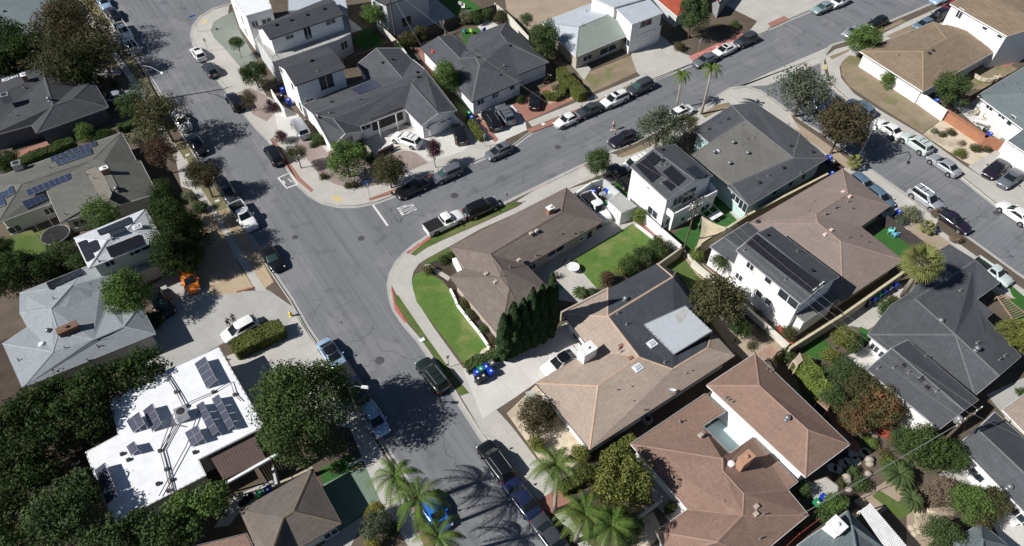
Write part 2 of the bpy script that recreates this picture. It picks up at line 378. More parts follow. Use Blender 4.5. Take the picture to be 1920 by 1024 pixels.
    def on(s,kind,spec,**k):
        for w in spec.split():
            c=[float(x) for x in w.split(',') if x]; h=s.hit(c[0],c[1])
            if not h: WARN.append((s.label[:30],kind,c[0],c[1])); continue
            p=h[1]; q=c[2:]; z=V((0,0,1))
            if kind=='pipe':
                part('vent_pipe',MB().tube([p-z*.1,p+z*.45],.05,7).lathe(p-z*.03,[(.17,0),(.11,.05),(.06,.12)],8),k.get('m',VENTM),s.root)
            elif kind=='box':
                part('roof_vent',MB().box(p+z*.08,(.5,.42,.22),k.get('yaw',R(35)),taper=.8),k.get('m',DKMET),s.root)
            elif kind=='turbine':
                o=part('roof_turbine',MB().lathe(p-z*.1,[(.3,0),(.3,.06),(.14,.1),(.14,.3),(.27,.38),(.3,.5),(.22,.63),(.06,.7)],12),k.get('m',METALD),s.root,True)
            elif kind=='flat':
                part('roof_vent',MB().lathe(p-z*.1,[(.32,0),(.32,.25),(.25,.34),(.03,.38)],12),k.get('m',TRIMW),s.root)
            elif kind=='sky':
                o=part('skylight',MB().box(p+z*.08,(1.0,.8,.22),k.get('yaw',R(35))),TRIMW,s.root)
                part('dome',MB().box(p+z*.22,(.8,.6,.12),k.get('yaw',R(35)),taper=.7),PATCH,o)
            elif kind=='chimney':
                w_,d_,h_=q; yw=k.get('yaw',R(35)); o=part('chimney',MB().box(p+z*(h_/2-.5),(w_,d_,h_+1),yw),k.get('m',BRICK),s.root)
                part('cap',MB().box(p+z*(h_+.06),(w_+.14,d_+.14,.12),yw).lathe(p+z*(h_+.1),[(.17,0),(.17,.22),(.1,.24)],8),k.get('cm',TRIMW),o)
            elif kind=='hvac':
                yw=k.get('yaw',R(30)); o=part('air_conditioner',MB().box(p+z*.6,(1.1,1.1,1.1),yw),METAL,s.root)
                part('fan',MB().lathe(p+z*1.16,[(.38,0),(.38,.04),(.3,.05)],14),DKMET,o)
            elif kind=='dish':
                c2=p+z*.7; m=MB(); n=14; vs=[]
                for rr,zz in ((.02,0),(.25,.03),(.42,.12)):
                    for j in range(n):
                        a=2*PI*j/n; vs.append(c2+Matrix.Rotation(R(-38),3,'X')@V((rr*math.cos(a),rr*math.sin(a),zz)))
                fs=[(i*n+j,i*n+(j+1)%n,(i+1)*n+(j+1)%n,(i+1)*n+j) for i in range(2) for j in range(n)]
                m.add(vs,fs); o=part('satellite_dish',m,TRIMW,s.root,True); part('mast',MB().tube([p,c2],.03,6).tube([c2,c2+V((.1,-.45,.3))],.015,5),METAL,o)
        return s
    def solar(s,spec,nx,ny,lift=.14,m=SOL,frame=TRIMG,z=None,gap=.04):
        if m is SOLK: frame=DKMET; gap=.015
        c=[P(u,v,z[i]) for i,(u,v) in enumerate(px(spec))] if z else None
        if c is None:
            q=px(spec); cu=sum(a for a,b in q)/4; cv=sum(b for a,b in q)/4; h=s.hit(cu,cv)
            if not h: WARN.append((s.label[:30],'solar',cu,cv)); return s
            n=h[2]; o=h[1]+n*lift; c=[CAM+ray(u,v)*((o-CAM).dot(n)/ray(u,v).dot(n)) for u,v in q]
        nn=(c[1]-c[0]).cross(c[3]-c[0]).normalized(); nn=nn if nn.z>0 else -nn
        bl=lambda a,b:(c[0]*(1-a)+c[1]*a)*(1-b)+(c[3]*(1-a)+c[2]*a)*b
        for i in range(nx):
            for j in range(ny):
                g=gap/2; a0,a1=(i+g)/nx,(i+1-g)/nx; b0,b1=(j+g)/ny,(j+1-g)/ny
                q=[bl(a0,b0),bl(a1,b0),bl(a1,b1),bl(a0,b1)]; dn=nn*-.05
                m1=MB().poly(q,0).poly([p+dn for p in q][::-1],0)
                for a in range(4): m1.poly([q[a],q[(a+1)%4],q[(a+1)%4]+dn,q[a]+dn][::-1],0)
                o=part('solar_panel',m1,frame,s.root); ct=sum(q,V((0,0,0)))/4
                uv=[(0,0),(1,0),(1,1),(0,1)]
                part('cells',MB().poly([p+(ct-p)*.05+nn*.012 for p in q],0,uv),m,o)
                if z:
                    lg=MB()
                    for p in q: lg.tube([p+dn,V((p.x,p.y,min(z)-.35))],.025,5)
                    part('rack',lg,METAL,o)
        return s
    def drape(s,name,spec,m,lift=.05,th=.03):
        q=px(spec); cu=sum(a for a,b in q)/len(q); cv=sum(b for a,b in q)/len(q); h=s.hit(cu,cv)
        if not h: WARN.append((s.label[:30],name,cu,cv)); return s
        n=h[2]; o=h[1]+n*lift; c=[CAM+ray(u,v)*((o-CAM).dot(n)/ray(u,v).dot(n)) for u,v in q]
        if area(c)<0: c=c[::-1]
        m1=MB().poly(c)
        for a in range(len(c)): m1.poly([c[a],c[(a+1)%len(c)],c[(a+1)%len(c)]-n*th,c[a]-n*th][::-1])
        part(name,m1,m,s.root); return s
# ------------------------------------------------------------------ walls, fences, hedges
def wall(label,spec,h,m=TANW,th=.22,name='garden_wall',cat='wall',capm=None,base=.1,top=True,group=None):
    """spec: photo points along the top edge (top=True) or the foot of the wall"""
    z=h+base if top else base; pts=[P(u,v,z) for u,v in px(spec)]
    root=thing(name,label,cat,V((pts[0].x,pts[0].y,base)),group); mb=MB(); cm=MB()
    for a,b in zip(pts,pts[1:]):
        d=V((b.x-a.x,b.y-a.y,0)); L=d.length; yaw=math.atan2(d.y,d.x); c=(a+b)/2
        mb.box(V((c.x,c.y,base+h/2)),(L+th*.5,th,h),yaw)
        if capm: cm.box(V((c.x,c.y,base+h+.03)),(L+th*.7,th+.06,.06),yaw)
    part('panel',mb,m,root)
    if capm: part('coping',cm,capm,root)
    return root
def fence(label,spec,h,m=DKW,name='board_fence',cat='fence',base=.1,top=True,gap=.0,pm=None,group=None):
    z=h+base if top else base; pts=[P(u,v,z) for u,v in px(spec)]
    root=thing(name,label,cat,V((pts[0].x,pts[0].y,base)),group); mb=MB()
    for a,b in zip(pts,pts[1:]):
        d=V((b.x-a.x,b.y-a.y,0)); L=d.length; yaw=math.atan2(d.y,d.x); dd=d.normalized(); n=max(1,int(L/2.4))
        k=max(2,int(L/.3))
        for i in range(k):
            c=a+dd*(L*(i+.5)/k); mb.box(V((c.x,c.y,base+h/2+random.uniform(-.02,.02))),(L/k-.02-gap,.03,h),yaw)
        for i in range(n+1):
            c=a+dd*(L*i/n); part('post',MB().box(V((c.x,c.y,base+h/2+.03)),(.1,.1,h+.08),yaw),pm or m,root)
    part('boards',mb,m,root); return root
# ------------------------------------------------------------------ foliage
def quads(pos,nrm,size,rng,asp=1.0):
    n=len(pos); r=rng.normal(size=(n,3)); t=np.cross(nrm,r); t/=np.linalg.norm(t,axis=1,keepdims=True)+1e-9
    b=np.cross(nrm,t); s=(size*rng.uniform(.6,1.3,n))[:,None]*.5
    return np.stack([pos-t*s*asp-b*s*.6,pos+t*s*.2-b*s,pos+t*s*asp+b*s*.5,pos-t*s*.3+b*s],1).reshape(-1,3)
def npmesh(name,verts,nv,mats):
    me=bpy.data.meshes.new(name); n=len(verts); k=n//nv
    me.vertices.add(n); me.vertices.foreach_set('co',np.asarray(verts,dtype=np.float32).ravel())
    me.loops.add(n); me.loops.foreach_set('vertex_index',np.arange(n,dtype=np.int32))
    me.polygons.add(k); me.polygons.foreach_set('loop_start',np.arange(0,n,nv,dtype=np.int32)); me.polygons.foreach_set('loop_total',np.full(k,nv,dtype=np.int32))
    me.update(calc_edges=True)
    for m in mats: me.materials.append(m)
    return me
def crown_pts(rx,ry,rz,leaf,seed,dens=1.5,clump=None,core=.35,lump=.28):
    rng=np.random.default_rng(seed); rm=(rx*ry*rz)**(1/3); cl=clump or max(.45,rm*.27)
    nc=max(7,int(5.2*(rm/cl)**2)); d=rng.normal(size=(nc,3)); d/=np.linalg.norm(d,axis=1,keepdims=True)
    d[:,2]=np.where(d[:,2]<-.55,-d[:,2],d[:,2])
    rad=1-cl/rm*.75+rng.uniform(-lump,.12,nc); C=d*rad[:,None]*np.array([rx,ry,rz])
    S=cl*rng.uniform(.65,1.35,nc)
    ni=max(2,nc//4); C=np.concatenate([C,rng.uniform(-.5,.5,(ni,3))*np.array([rx,ry,rz])]); S=np.concatenate([S,np.full(ni,cl*1.3)])
    C*=1.1; n=int(1.55*dens*4*PI*rm*rm/leaf**2); w=S**2; idx=rng.choice(len(C),n,p=w/w.sum())
    q=rng.normal(size=(n,3)); q/=np.linalg.norm(q,axis=1,keepdims=True)
    pos=C[idx]+q*(S[idx]*rng.uniform(.62,1.06,n))[:,None]*np.array([1,1,.85])
    nr=q*.9+rng.normal(size=(n,3))*.3; nr/=np.linalg.norm(nr,axis=1,keepdims=True)
    return quads(pos,nr,leaf,rng)
GREENS={
 'dark':leafmat('dark green leaves',(0.022,0.045,0.014),(0.059,0.096,0.032),(0.085,0.110,0.032)),
 'ficus':leafmat('ficus leaves',(.042,.075,.023),(.095,.14,.045),(.11,.15,.05)),
 'mid':leafmat('mid green leaves',(0.043,0.076,0.025),(0.099,0.143,0.051),(0.115,0.154,0.067)),
 'bright':leafmat('bright green leaves',(0.089,0.152,0.036),(0.163,0.240,0.076),(0.129,0.197,0.057)),
 'lime':leafmat('lime leaves',(0.137,0.186,0.041),(0.249,0.297,0.080),(0.117,0.175,0.050)),
 'olive':leafmat('olive leaves',(0.062,0.072,0.030),(0.128,0.133,0.061),(0.110,0.096,0.047)),
 'brown':leafmat('bronze leaves',(0.066,0.061,0.032),(0.141,0.102,0.059),(0.079,0.094,0.041)),
 'red':leafmat('reddish leaves',(0.080,0.052,0.038),(0.161,0.098,0.074),(0.098,0.068,0.049)),
 'purple':leafmat('purple leaves',(0.063,0.029,0.040),(0.139,0.071,0.080)),
 'grey':leafmat('grey green leaves',(0.075,0.099,0.065),(0.149,0.177,0.119),(0.114,0.133,0.084)),
 'redgreen':leafmat('red tipped leaves',(0.069,0.094,0.035),(0.145,0.145,0.067),(0.312,0.105,0.062)),
 'yellow':leafmat('yellow green leaves',(0.146,0.165,0.040),(0.267,0.277,0.074),(0.103,0.132,0.045)),
 'gold':leafmat('golden leaves',(0.221,0.211,0.047),(0.374,0.345,0.094)),
 'hedge':leafmat('hedge leaves',(0.114,0.143,0.036),(0.202,0.221,0.072),(0.101,0.111,0.038)),
 'cypress':leafmat('cypress leaves',(.028,.055,.022),(.065,.105,.045)),
 'dry':leafmat('dry twigs',(0.196,0.148,0.104),(0.306,0.238,0.180)),
 'palm':leafmat('palm leaves',(.06,.125,.025),(.14,.21,.05),(.15,.18,.045)),
 'fan':leafmat('fan palm leaves',(0.148,0.176,0.056),(0.291,0.310,0.107),(0.210,0.201,0.085)),
 'sage':leafmat('pale sage leaves',(0.180,0.200,0.113),(0.313,0.313,0.206)),
}
BARK=plain('bark',(.13,.10,.075),.9,.1,var=.3,scale=5); BARKL=plain('pale palm bark',(.33,.29,.25),.9,.1,var=.2,scale=4)
SEED=[100]
def tree(label,u,v,r,cz,kind='mid',rz=None,leaf=None,cat='tree',name='tree',group=None,dens=1.5,trunk=True,squash=1.0,yaw=0,lump=.28,clump=None,open_=False):
    """u,v crown centre in the photo, r radius in photo px, cz height of the crown centre"""
    SEED[0]+=1; c=P(u,v,cz); k=mpp(u,v,cz); rx=r*k; rzz=rz if rz else min(cz*.9,rx*.85); ry=rx*squash
    base=V((c.x,c.y,.12)); lf=(leaf or max(.14,min(.34,rx*.085)))*.74
    root=thing(name,label,cat,base,group)
    q=crown_pts(rx,ry,rzz,lf,SEED[0],dens,clump,lump=lump)
    if yaw: 
        cy,sy=math.cos(yaw),math.sin(yaw); q=np.stack([q[:,0]*cy-q[:,1]*sy,q[:,0]*sy+q[:,1]*cy,q[:,2]],1)
    q[:,2]+=cz-.12; q[:,2]=np.maximum(q[:,2],.05)
    o=bpy.data.objects.new('crown',npmesh('crown',q,4,[GREENS[kind]])); COL.objects.link(o); o.parent=root
    if trunk:
        rg=random.Random(SEED[0]); tr=max(.05,min(.4,rx*.055)); top=V((c.x,c.y,cz)); m=MB()
        m.tube([base-V((0,0,.05)),base.lerp(top,.5)+V((rg.uniform(-.2,.2),rg.uniform(-.2,.2),0)),top],[tr*1.2,tr*.8,tr*.45],7)
        f=base.lerp(top,.45)
        for i in range(5 if rx>1.2 else 3):
            a=rg.uniform(0,2*PI); e=top+V((math.cos(a)*rx*.6,math.sin(a)*ry*.6,rg.uniform(-.1,.45)*rzz)); m.tube([f,f.lerp(e,.5)+V((0,0,.15*rzz)),e],[tr*.6,tr*.4,tr*.15],5)
        part('trunk',m,BARK,root)
    return root
def bush(label,u,v,r,kind='mid',h=None,cat='shrub',name='shrub',group=None,**k):
    rr=r*mpp(u,v,.5); h=h or rr*1.0
    return tree(label,u,v,r,max(.12+h*.55,.3),kind,rz=h*.62,cat=cat,name=name,group=group,trunk=True,**k)
def cypress(label,bu,bv,h,r,group):
    SEED[0]+=1; rng=np.random.default_rng(SEED[0]); b=P(bu,bv,.12); root=thing('cypress_tree',label,'tree',b,group)
    n=7500; t=rng.uniform(0,1,n)**.9; a=rng.uniform(0,2*PI,n); prof=np.interp(t,[0,.12,.45,.8,.95,1],[.6,.95,1,.6,.22,.02])
    wob=1+.16*np.sin(a*3+t*13+SEED[0])+.1*np.sin(a*5-t*21); rad=r*prof*wob*rng.uniform(.8,1.02,n)
    pos=np.stack([rad*np.cos(a),rad*np.sin(a),.3+t*(h-.3)],1); nr=np.stack([np.cos(a),np.sin(a),np.full(n,.5)],1)+rng.normal(size=(n,3))*.35; nr/=np.linalg.norm(nr,axis=1,keepdims=True)
    q=quads(pos,nr,.26,rng)
    o=bpy.data.objects.new('crown',npmesh('crown',q,4,[GREENS['cypress']])); COL.objects.link(o); o.parent=root
    part('trunk',MB().tube([b,b+V((0,0,h*.9))],[.16,.03],6),BARK,root); return root
def hedge(label,spec,w,h,kind='hedge',group=None,base=.12,leaf=.16,name='hedge'):
    SEED[0]+=1; rng=np.random.default_rng(SEED[0]); pts=[P(u,v,base+h) for u,v in px(spec)]; root=thing(name,label,'hedge',V((pts[0].x,pts[0].y,base)),group)
    out=[]; core=MB()
    for a,b in zip(pts,pts[1:]):
        d=np.array([b.x-a.x,b.y-a.y]); L=np.linalg.norm(d); d/=L; nrm=np.array([-d[1],d[0]]); L2=L+w*.5
        core.box(V(((a.x+b.x)/2,(a.y+b.y)/2,base+h*.44)),(L2-.3,w-.35,h*.86),math.atan2(d[1],d[0]))
        ar=L2*w+2*L2*h+2*w*h; n=int(2.3*ar/leaf**2); q=rng.uniform(-1,1,(n,3)); ax=rng.choice(3,n,p=np.array([2*w*h,2*L2*h,L2*w])/ar)
        sgn=rng.choice([-1,1],n); nr=np.zeros((n,3)); 
        for i in range(3): mk=ax==i; q[mk,i]=(sgn[mk] if i<2 else 1)*rng.uniform(.9,1.03,mk.sum()); nr[mk,i]=(sgn[mk] if i<2 else 1)
        q[:,0:2]*=(1-.10*np.maximum(0,np.abs(q[:,[1,0]])-.5)*2)
        lx=q[:,0]*L2/2+.07*np.sin(q[:,1]*9); ly=q[:,1]*w/2+.09*np.sin(lx*2.3+SEED[0]); lz=(q[:,2]+1)/2*h*(1+.04*np.sin(lx*1.7))
        cx=(a.x+b.x)/2; cy=(a.y+b.y)/2
        X=cx-pts[0].x+lx*d[0]+ly*nrm[0]; Y=cy-pts[0].y+lx*d[1]+ly*nrm[1]; N3=np.stack([nr[:,0]*d[0]+nr[:,1]*nrm[0],nr[:,0]*d[1]+nr[:,1]*nrm[1],nr[:,2]],1)+rng.normal(size=(n,3))*.5
        N3/=np.linalg.norm(N3,axis=1,keepdims=True); out.append(quads(np.stack([X,Y,lz],1),N3,leaf,rng))
    o=bpy.data.objects.new('foliage',npmesh('foliage',np.concatenate(out),4,[GREENS[kind]])); COL.objects.link(o); o.parent=root
    part('stems',core,GREENS[kind],root); return root
def frond(mb,o,yaw,L,rise,droop,n=16,ll=.55,w=.039):
    pts=[]; 
    for i in range(n+1):
        t=i/n; x=L*(t-.18*t*t*droop); z=rise*L*t*(1.15-t)*1.6-droop*L*.55*t**2.2; pts.append(o+V((math.cos(yaw)*x,math.sin(yaw)*x,z)))
    side=V((-math.sin(yaw),math.cos(yaw),0)); vs=[]
    for i in range(1,n+1):
        p=pts[i]; d=(pts[i]-pts[i-1]).normalized(); k=math.sin(PI*min(1,(i/n)*.92+.08))**.6*ll
        for s in (-1,1):
            for hshift in (0,.5):
                q=p-d*(L/n)*hshift; e=q+side*s*k*.82+d*k*.45+V((0,0,-k*random.uniform(.25,.65))); ww=d*w
                vs+=[q-ww,q+ww,e+ww*.3,e-ww*.3]
        r=side*.03; vs+=[pts[i-1]-r,pts[i-1]+r,pts[i]+r,pts[i]-r]
    return vs
def palm(label,base,top,kind='palm',n=17,L=2.8,trunk_r=.17,group=None,name='palm_tree',h=None,lean=None,seed=0,skirt=0):
    random.seed(seed+55); b=P(*base,.12); 
    if h is None:
        best=None
        for i in range(10,160):
            z=i*.1; t=P(top[0],top[1],z); d=(t.xy-b.xy).length
            if best is None or d<best[0]: best=(d,z)
        h=best[1]
    t=P(top[0],top[1],h); root=thing(name,label,'palm tree',b,group)
    mid=b.lerp(t,.55); mid=V((mid.x+(b.x-t.x)*.12,mid.y+(b.y-t.y)*.12,mid.z))
    part('trunk',MB().tube([b-V((0,0,.1)),b.lerp(mid,.5),mid,t],[trunk_r*1.5,trunk_r*1.1,trunk_r,trunk_r*.8],9),BARKL,root,True)
    vs=[]
    for i in range(n):
        y=i*2.399+random.uniform(-.2,.2); k=i/n; vs+=frond(None,t,y,L*random.uniform(.85,1.1),.7-.6*k,.65+.75*k,15,L*.17)
    q=np.array([tuple(p-b) for p in vs]); o=bpy.data.objects.new('crown',npmesh('crown',q,4,[GREENS[kind]])); COL.objects.link(o); o.parent=root
    random.seed(seed); return root
def fanpalm(label,base,top,h,L=1.9,n=46,kind='fan',tr=.25,group=None,trunk=True,name='fan_palm'):
    random.seed(11); b=P(*base,.12); t=P(top[0],top[1],h); root=thing(name,label,'palm tree',b,group); vs=[]
    for i in range(n):
        y=i*2.399; el=R(75-115*(i/n)**.8); d=V((math.cos(y)*math.cos(el),math.sin(y)*math.cos(el),math.sin(el))); s=d.cross(V((0,0,1))).normalized(); up=s.cross(d)
        pet=t+d*L*.5; vs+=[t-s*.03,t+s*.03,pet+s*.03,pet-s*.03]
        for j in range(11):
            a=R(-75+15*j); dd=(d*math.cos(a)+s*math.sin(a)).normalized(); e=pet+dd*L*.55*(.75+.25*math.cos(a))+V((0,0,-.12-.1*abs(a))); w=(s*math.cos(a)-d*math.sin(a))*.075
            m=pet.lerp(e,.5)+up*.03; vs+=[pet,m-w,e,m+w]
    q=np.array([tuple(p-b) for p in vs]); o=bpy.data.objects.new('crown',npmesh('crown',q,4,[GREENS[kind]])); COL.objects.link(o); o.parent=root
    if trunk: part('trunk',MB().tube([b-V((0,0,.1)),b.lerp(t,.5),t],[tr*1.3,tr,tr*.9],9),BARKL,root,True)
    return root
def cycad(label,u,v,r,kind='mid',h=.7,n=26,group=None):
    k=mpp(u,v,1)*r; b=P(u,v,.12+h*.5); b.z=.12; root=thing('cycad',label,'palm plant',b,group); t=b+V((0,0,h)); vs=[]
    for i in range(n): vs+=frond(None,t,i*2.399,k*random.uniform(.85,1.1),.55-.45*i/n,.3+.25*i/n,13,k*.16,.04)
    q=np.array([tuple(p-b) for p in vs]); o=bpy.data.objects.new('crown',npmesh('crown',q,4,[GREENS[kind]])); COL.objects.link(o); o.parent=root
    part('trunk',MB().lathe(b,[(.25,0),(.3,h*.5),(.18,h)],10),BARK,root); return root
# ------------------------------------------------------------------ vehicles
def paint(name,c,metal=.0,rough=.28):
    m,t,b,N,L=nt(name); setp(b,rough,.5,metal,.6); b.inputs['Base Color'].default_value=tuple(c)+(1,); b.inputs['Coat Roughness'].default_value=.06
    f=ramp(N,L,noise(N,L,N.new('ShaderNodeTexCoord').outputs['Object'],2,4),.3,.7); L.new(mixc(N,L,f,sc3(c,.93),sc3(c,1.05)),b.inputs['Base Color']); return m
PAINT={'white':paint('white paint',(.78,.78,.77)),'black':paint('black paint',(.008,.008,.010)),'darkgrey':paint('dark grey paint',(.045,.05,.06)),'grey':paint('grey paint',(.12,.13,.15)),
 'silver':paint('silver paint',(.42,.44,.47),.35),'navy':paint('navy paint',(.012,.018,.055)),'blue':paint('bright blue paint',(.01,.14,.55)),'ice':paint('ice blue paint',(.33,.47,.62),.2),
 'orange':paint('orange paint',(.72,.20,.03)),'palegreen':paint('pale green paint',(.50,.57,.55)),'teal':paint('teal grey paint',(.22,.30,.31)),'greenblack':paint('green black paint',(.014,.022,.018)),
 'bluegrey':paint('blue grey paint',(.10,.16,.22)),'red':paint('dark red paint',(.28,.02,.02)),'plum':paint('plum black paint',(.02,.014,.026))}
TYRE=plain('tyre rubber',(.015,.015,.015),.9,.1); RIM=plain('alloy rim',(.38,.38,.39),.3,.5,.6); CGL=plain('car glass',(.012,.016,.018),.06,.6,var=.02); CGT=plain('tinted green glass',(.035,.07,.065),.06,.6,var=.02)
HL=plain('headlight lens',(.65,.67,.70),.15,.6); TL=plain('tail light lens',(.35,.012,.012),.25,.5); BLK=plain('black plastic',(.018,.018,.02),.6); PLATE=plain('number plate',(.55,.55,.55),.5)
TYPES={ # L,W,H, rows of (x frac, half width frac, z), glasshouse: base rear, base front, roof rear, roof front, belt z
 'sedan':dict(L=4.75,W=1.84,H=1.45,st=[(-.5,.70,.72),(-.485,.84,.88),(-.44,.93,.98),(-.3,.98,1.0),(-.1,1,.98),(.12,1,.95),(.24,.99,.93),(.38,.95,.86),(.455,.85,.76),(.49,.72,.66),(.5,.6,.56)],gh=(-.36,.235,-.2,.06)),
 'coupe':dict(L=4.5,W=1.84,H=1.34,st=[(-.5,.68,.70),(-.48,.84,.88),(-.42,.95,.97),(-.28,1,.98),(-.1,1,.94),(.12,.98,.91),(.26,.98,.90),(.38,.93,.82),(.46,.8,.7),(.5,.58,.54)],gh=(-.38,.2,-.2,.04)),
 'hatch':dict(L=4.15,W=1.78,H=1.50,st=[(-.5,.76,.78),(-.485,.86,.92),(-.45,.94,1.0),(-.3,.98,1.0),(-.1,1,.98),(.14,1,.96),(.28,.98,.92),(.40,.93,.84),(.465,.82,.72),(.5,.62,.58)],gh=(-.475,.28,-.38,.08)),
 'suv':dict(L=4.7,W=1.88,H=1.70,st=[(-.5,.80,.85),(-.49,.88,1.02),(-.46,.95,1.1),(-.3,.99,1.1),(-.1,1,1.08),(.14,1,1.06),(.25,.99,1.03),(.39,.96,.97),(.46,.87,.86),(.49,.78,.74),(.5,.68,.64)],gh=(-.475,.26,-.41,.10)),
 'van':dict(L=5.1,W=1.98,H=1.85,st=[(-.5,.85,.9),(-.49,.92,1.1),(-.46,.97,1.15),(-.1,1,1.12),(.2,1,1.08),(.33,.98,1.02),(.43,.92,.9),(.48,.8,.76),(.5,.7,.66)],gh=(-.485,.34,-.45,.17)),
 'jeep':dict(L=4.4,W=1.85,H=1.80,st=[(-.5,.86,.9),(-.49,.9,1.08),(-.1,.92,1.1),(.15,.9,1.1),(.2,.82,1.1),(.45,.74,1.05),(.49,.72,.9),(.5,.7,.7)],gh=(-.49,.19,-.47,.10)),
 'beetle':dict(L=4.2,W=1.78,H=1.50,st=[(-.5,.58,.70),(-.48,.74,.85),(-.42,.88,.97),(-.25,1,1.0),(0,1,.97),(.15,.98,.95),(.3,.9,.9),(.4,.8,.8),(.47,.64,.68),(.5,.5,.56)],gh=(-.42,.22,-.22,.08)),
 'pickup':dict(L=5.5,W=1.95,H=1.82,st=[(-.5,.92,.62),(-.49,.96,.72),(-.1,1,.74),(-.085,1,1.12),(.12,1,1.12),(.24,.99,1.10),(.39,.97,1.05),(.46,.9,.95),(.49,.82,.8),(.5,.72,.66)],gh=(-.08,.24,-.06,.13)),
}
_CM={}
def car_meshes(ty):
    if ty in _CM: return _CM[ty]
    T=TYPES[ty]; L,W,H=T['L'],T['W'],T['H']; out=[]
    b=MB(); vs=[]; rows=T['st']
    def zint(x,i): 
        xs=[r[0] for r in rows]; return float(np.interp(x,xs,[r[i] for r in rows]))
    for x,w,z in rows:
        w*=W/2; X=x*L; prof=[(w*.9,.22),(w*.97,.34),(w*1.0,.58),(w*.985,z-.12),(w*.93,z-.03),(w*.8,z+.005),(0,z+.045)]
        ring=prof+[(-y,zz) for y,zz in prof[-2::-1]]; vs+=[(X,y,zz) for y,zz in ring]
    n=13; k=len(rows); fs=[(i*n+j,i*n+j+1,(i+1)*n+j+1,(i+1)*n+j) for i in range(k-1) for j in range(n-1)]
    fs+=[tuple(range(n-1,-1,-1)),tuple(range((k-1)*n,k*n))]; fs+=[(i*n,(i+1)*n,(i+1)*n+n-1,i*n+n-1) for i in range(k-1)]
    b.add(vs,fs)
    # glasshouse
    xb,xf,rb,rf=[q*L for q in T['gh']]; hb=W/2*.86; ht=W/2*.70; zb=zint((xb/L+xf/L)/2,2); zr=zint(xb/L+.01,2)-.02; zf=zint(xf/L,2)-.02; zt=H-.05
    def ring(t):      # t 0 base .. 1 roof
        hw=hb+(ht-hb)*t; x0=xb+(rb-xb)*t; x1=xf+(rf-xf)*t; z0=zr+(zt-.03-zr)*t; z1=zf+(zt-.02-zf)*t
        xm=(x0+x1)/2; zm=max(zb-.02,0)*(1-t)+(zt+.0)*t
        return [(x0,-hw*.80,z0),(x0+.16*(1-t*.4),-hw*.97,z0),(xm,-hw,zm),(x1-.26,-hw*.97,z1),(x1,-hw*.74,z1),(x1+.05,0,z1),(x1,hw*.74,z1),(x1-.26,hw*.97,z1),(xm,hw,zm),(x0+.16*(1-t*.4),hw*.97,z0),(x0,hw*.80,z0),(x0-.04,0,z0)]
    A,B=ring(0),ring(1); m=len(A)
    def strip(idx,lo=0.06,hi=.93,off=0):
        g=MB()
        for i in idx:
            j=(i+1)%m; a0=V(A[i]).lerp(V(B[i]),lo); a1=V(A[j]).lerp(V(B[j]),lo); b0=V(A[i]).lerp(V(B[i]),hi); b1=V(A[j]).lerp(V(B[j]),hi)
            g.add([a0,a1,b1,b0],[(0,1,2,3)])
        return g
    # pillars / lower edge in body colour: full skirt slightly inside of glass
    sk=[V(p)*1 for p in A]+[V(p) for p in B]; c=V(((xb+xf)/2,0,0))
    ins=[V(((p.x-c.x)*.985+c.x,p.y*.985,p.z)) for p in sk]; b.add(ins,[(i,(i+1)%m,(i+1)%m+m,i+m) for i in range(m)])
    # roof panel, domed
    rp=[V(p) for p in B]; cen=V(((rb+rf)/2,0,H)); mid=[cen.lerp(p,.6)+V((0,0,.012)) for p in rp]
    b.add(rp+mid+[cen],[(i,(i+1)%m,(i+1)%m+m,i+m) for i in range(m)]+[(i+m,(i+1)%m+m,2*m) for i in range(m)])
    def shrink(g,k=.94):
        c=sum(g.v,V((0,0,0)))/len(g.v); return g
    out.append(('body',b,'paint',None,True))
    def inner(i0,i1,lo,hi,k0=0,k1=0):
        g=MB(); idx=list(range(i0,i1)); 
        for q,i in enumerate(idx):
            j=(i+1)%m
            fa=k0 if q==0 else 0; fb=1-k1 if q==len(idx)-1 else 1
            p=lambda s,t:(V(A[i%m]).lerp(V(A[j]),s)).lerp(V(B[i%m]).lerp(V(B[j]),s),t)
            o=(p(.5,.5)-V((c.x,0,p(.5,.5).z))).normalized()*.012
            g.add([p(fa,lo)+o,p(fb,lo)+o,p(fb,hi)+o,p(fa,hi)+o],[(0,1,2,3)])
        return g
    out.append(('windshield',inner(3,7,.05,.97,.55,.55),'glass',None,True)); 
    out.append(('rear_window',inner(9,13,.12,.93,.55,.55) if ty!='pickup' else inner(10,12,.2,.9),'glassd',None,True))
    out.append(('side_window',inner(7,9,.12,.9,.2,.06),'glassd',None,True)); out.append(('side_window',inner(1,3,.12,.9,.06,.2),'glassd',None,True))
    if ty=='pickup':
        x0,x1=-.5*L,-.085*L; z=1.08
        for s in (-1,1): out.append(('bed_side',MB().box(((x0+x1)/2,s*(W/2-.06),.9),(x1-x0,.1,.42)),'paint',None,False))
        out.append(('tailgate',MB().box((x0+.04,0,.9),(.08,W-.1,.42)),'paint',None,False)); out.append(('cargo_bed',MB().box(((x0+x1)/2+.02,0,.79),(x1-x0-.1,W-.24,.05)),'bed',None,False))
    wr=.34 if ty in('sedan','hatch','coupe','beetle') else .38
    for x in (-.31,.315):
        for s in (-1,1):
            y=s*(W/2-.11); t=MB().tube([(x*L,y-.11,wr),(x*L,y+.11,wr)],wr,16); o=len(out); out.append(('wheel',t,'tyre',None,False))
            out.append(('rim',MB().tube([(x*L,y+s*.06,wr),(x*L,y+s*.118,wr)],wr*.62,12),'rim',o,False))
            out.append(('wheel_arch',MB().tube([(x*L,y-.02*s,wr+.02),(x*L,y+s*.107,wr+.02)],wr+.06,14),'blk',None,False))
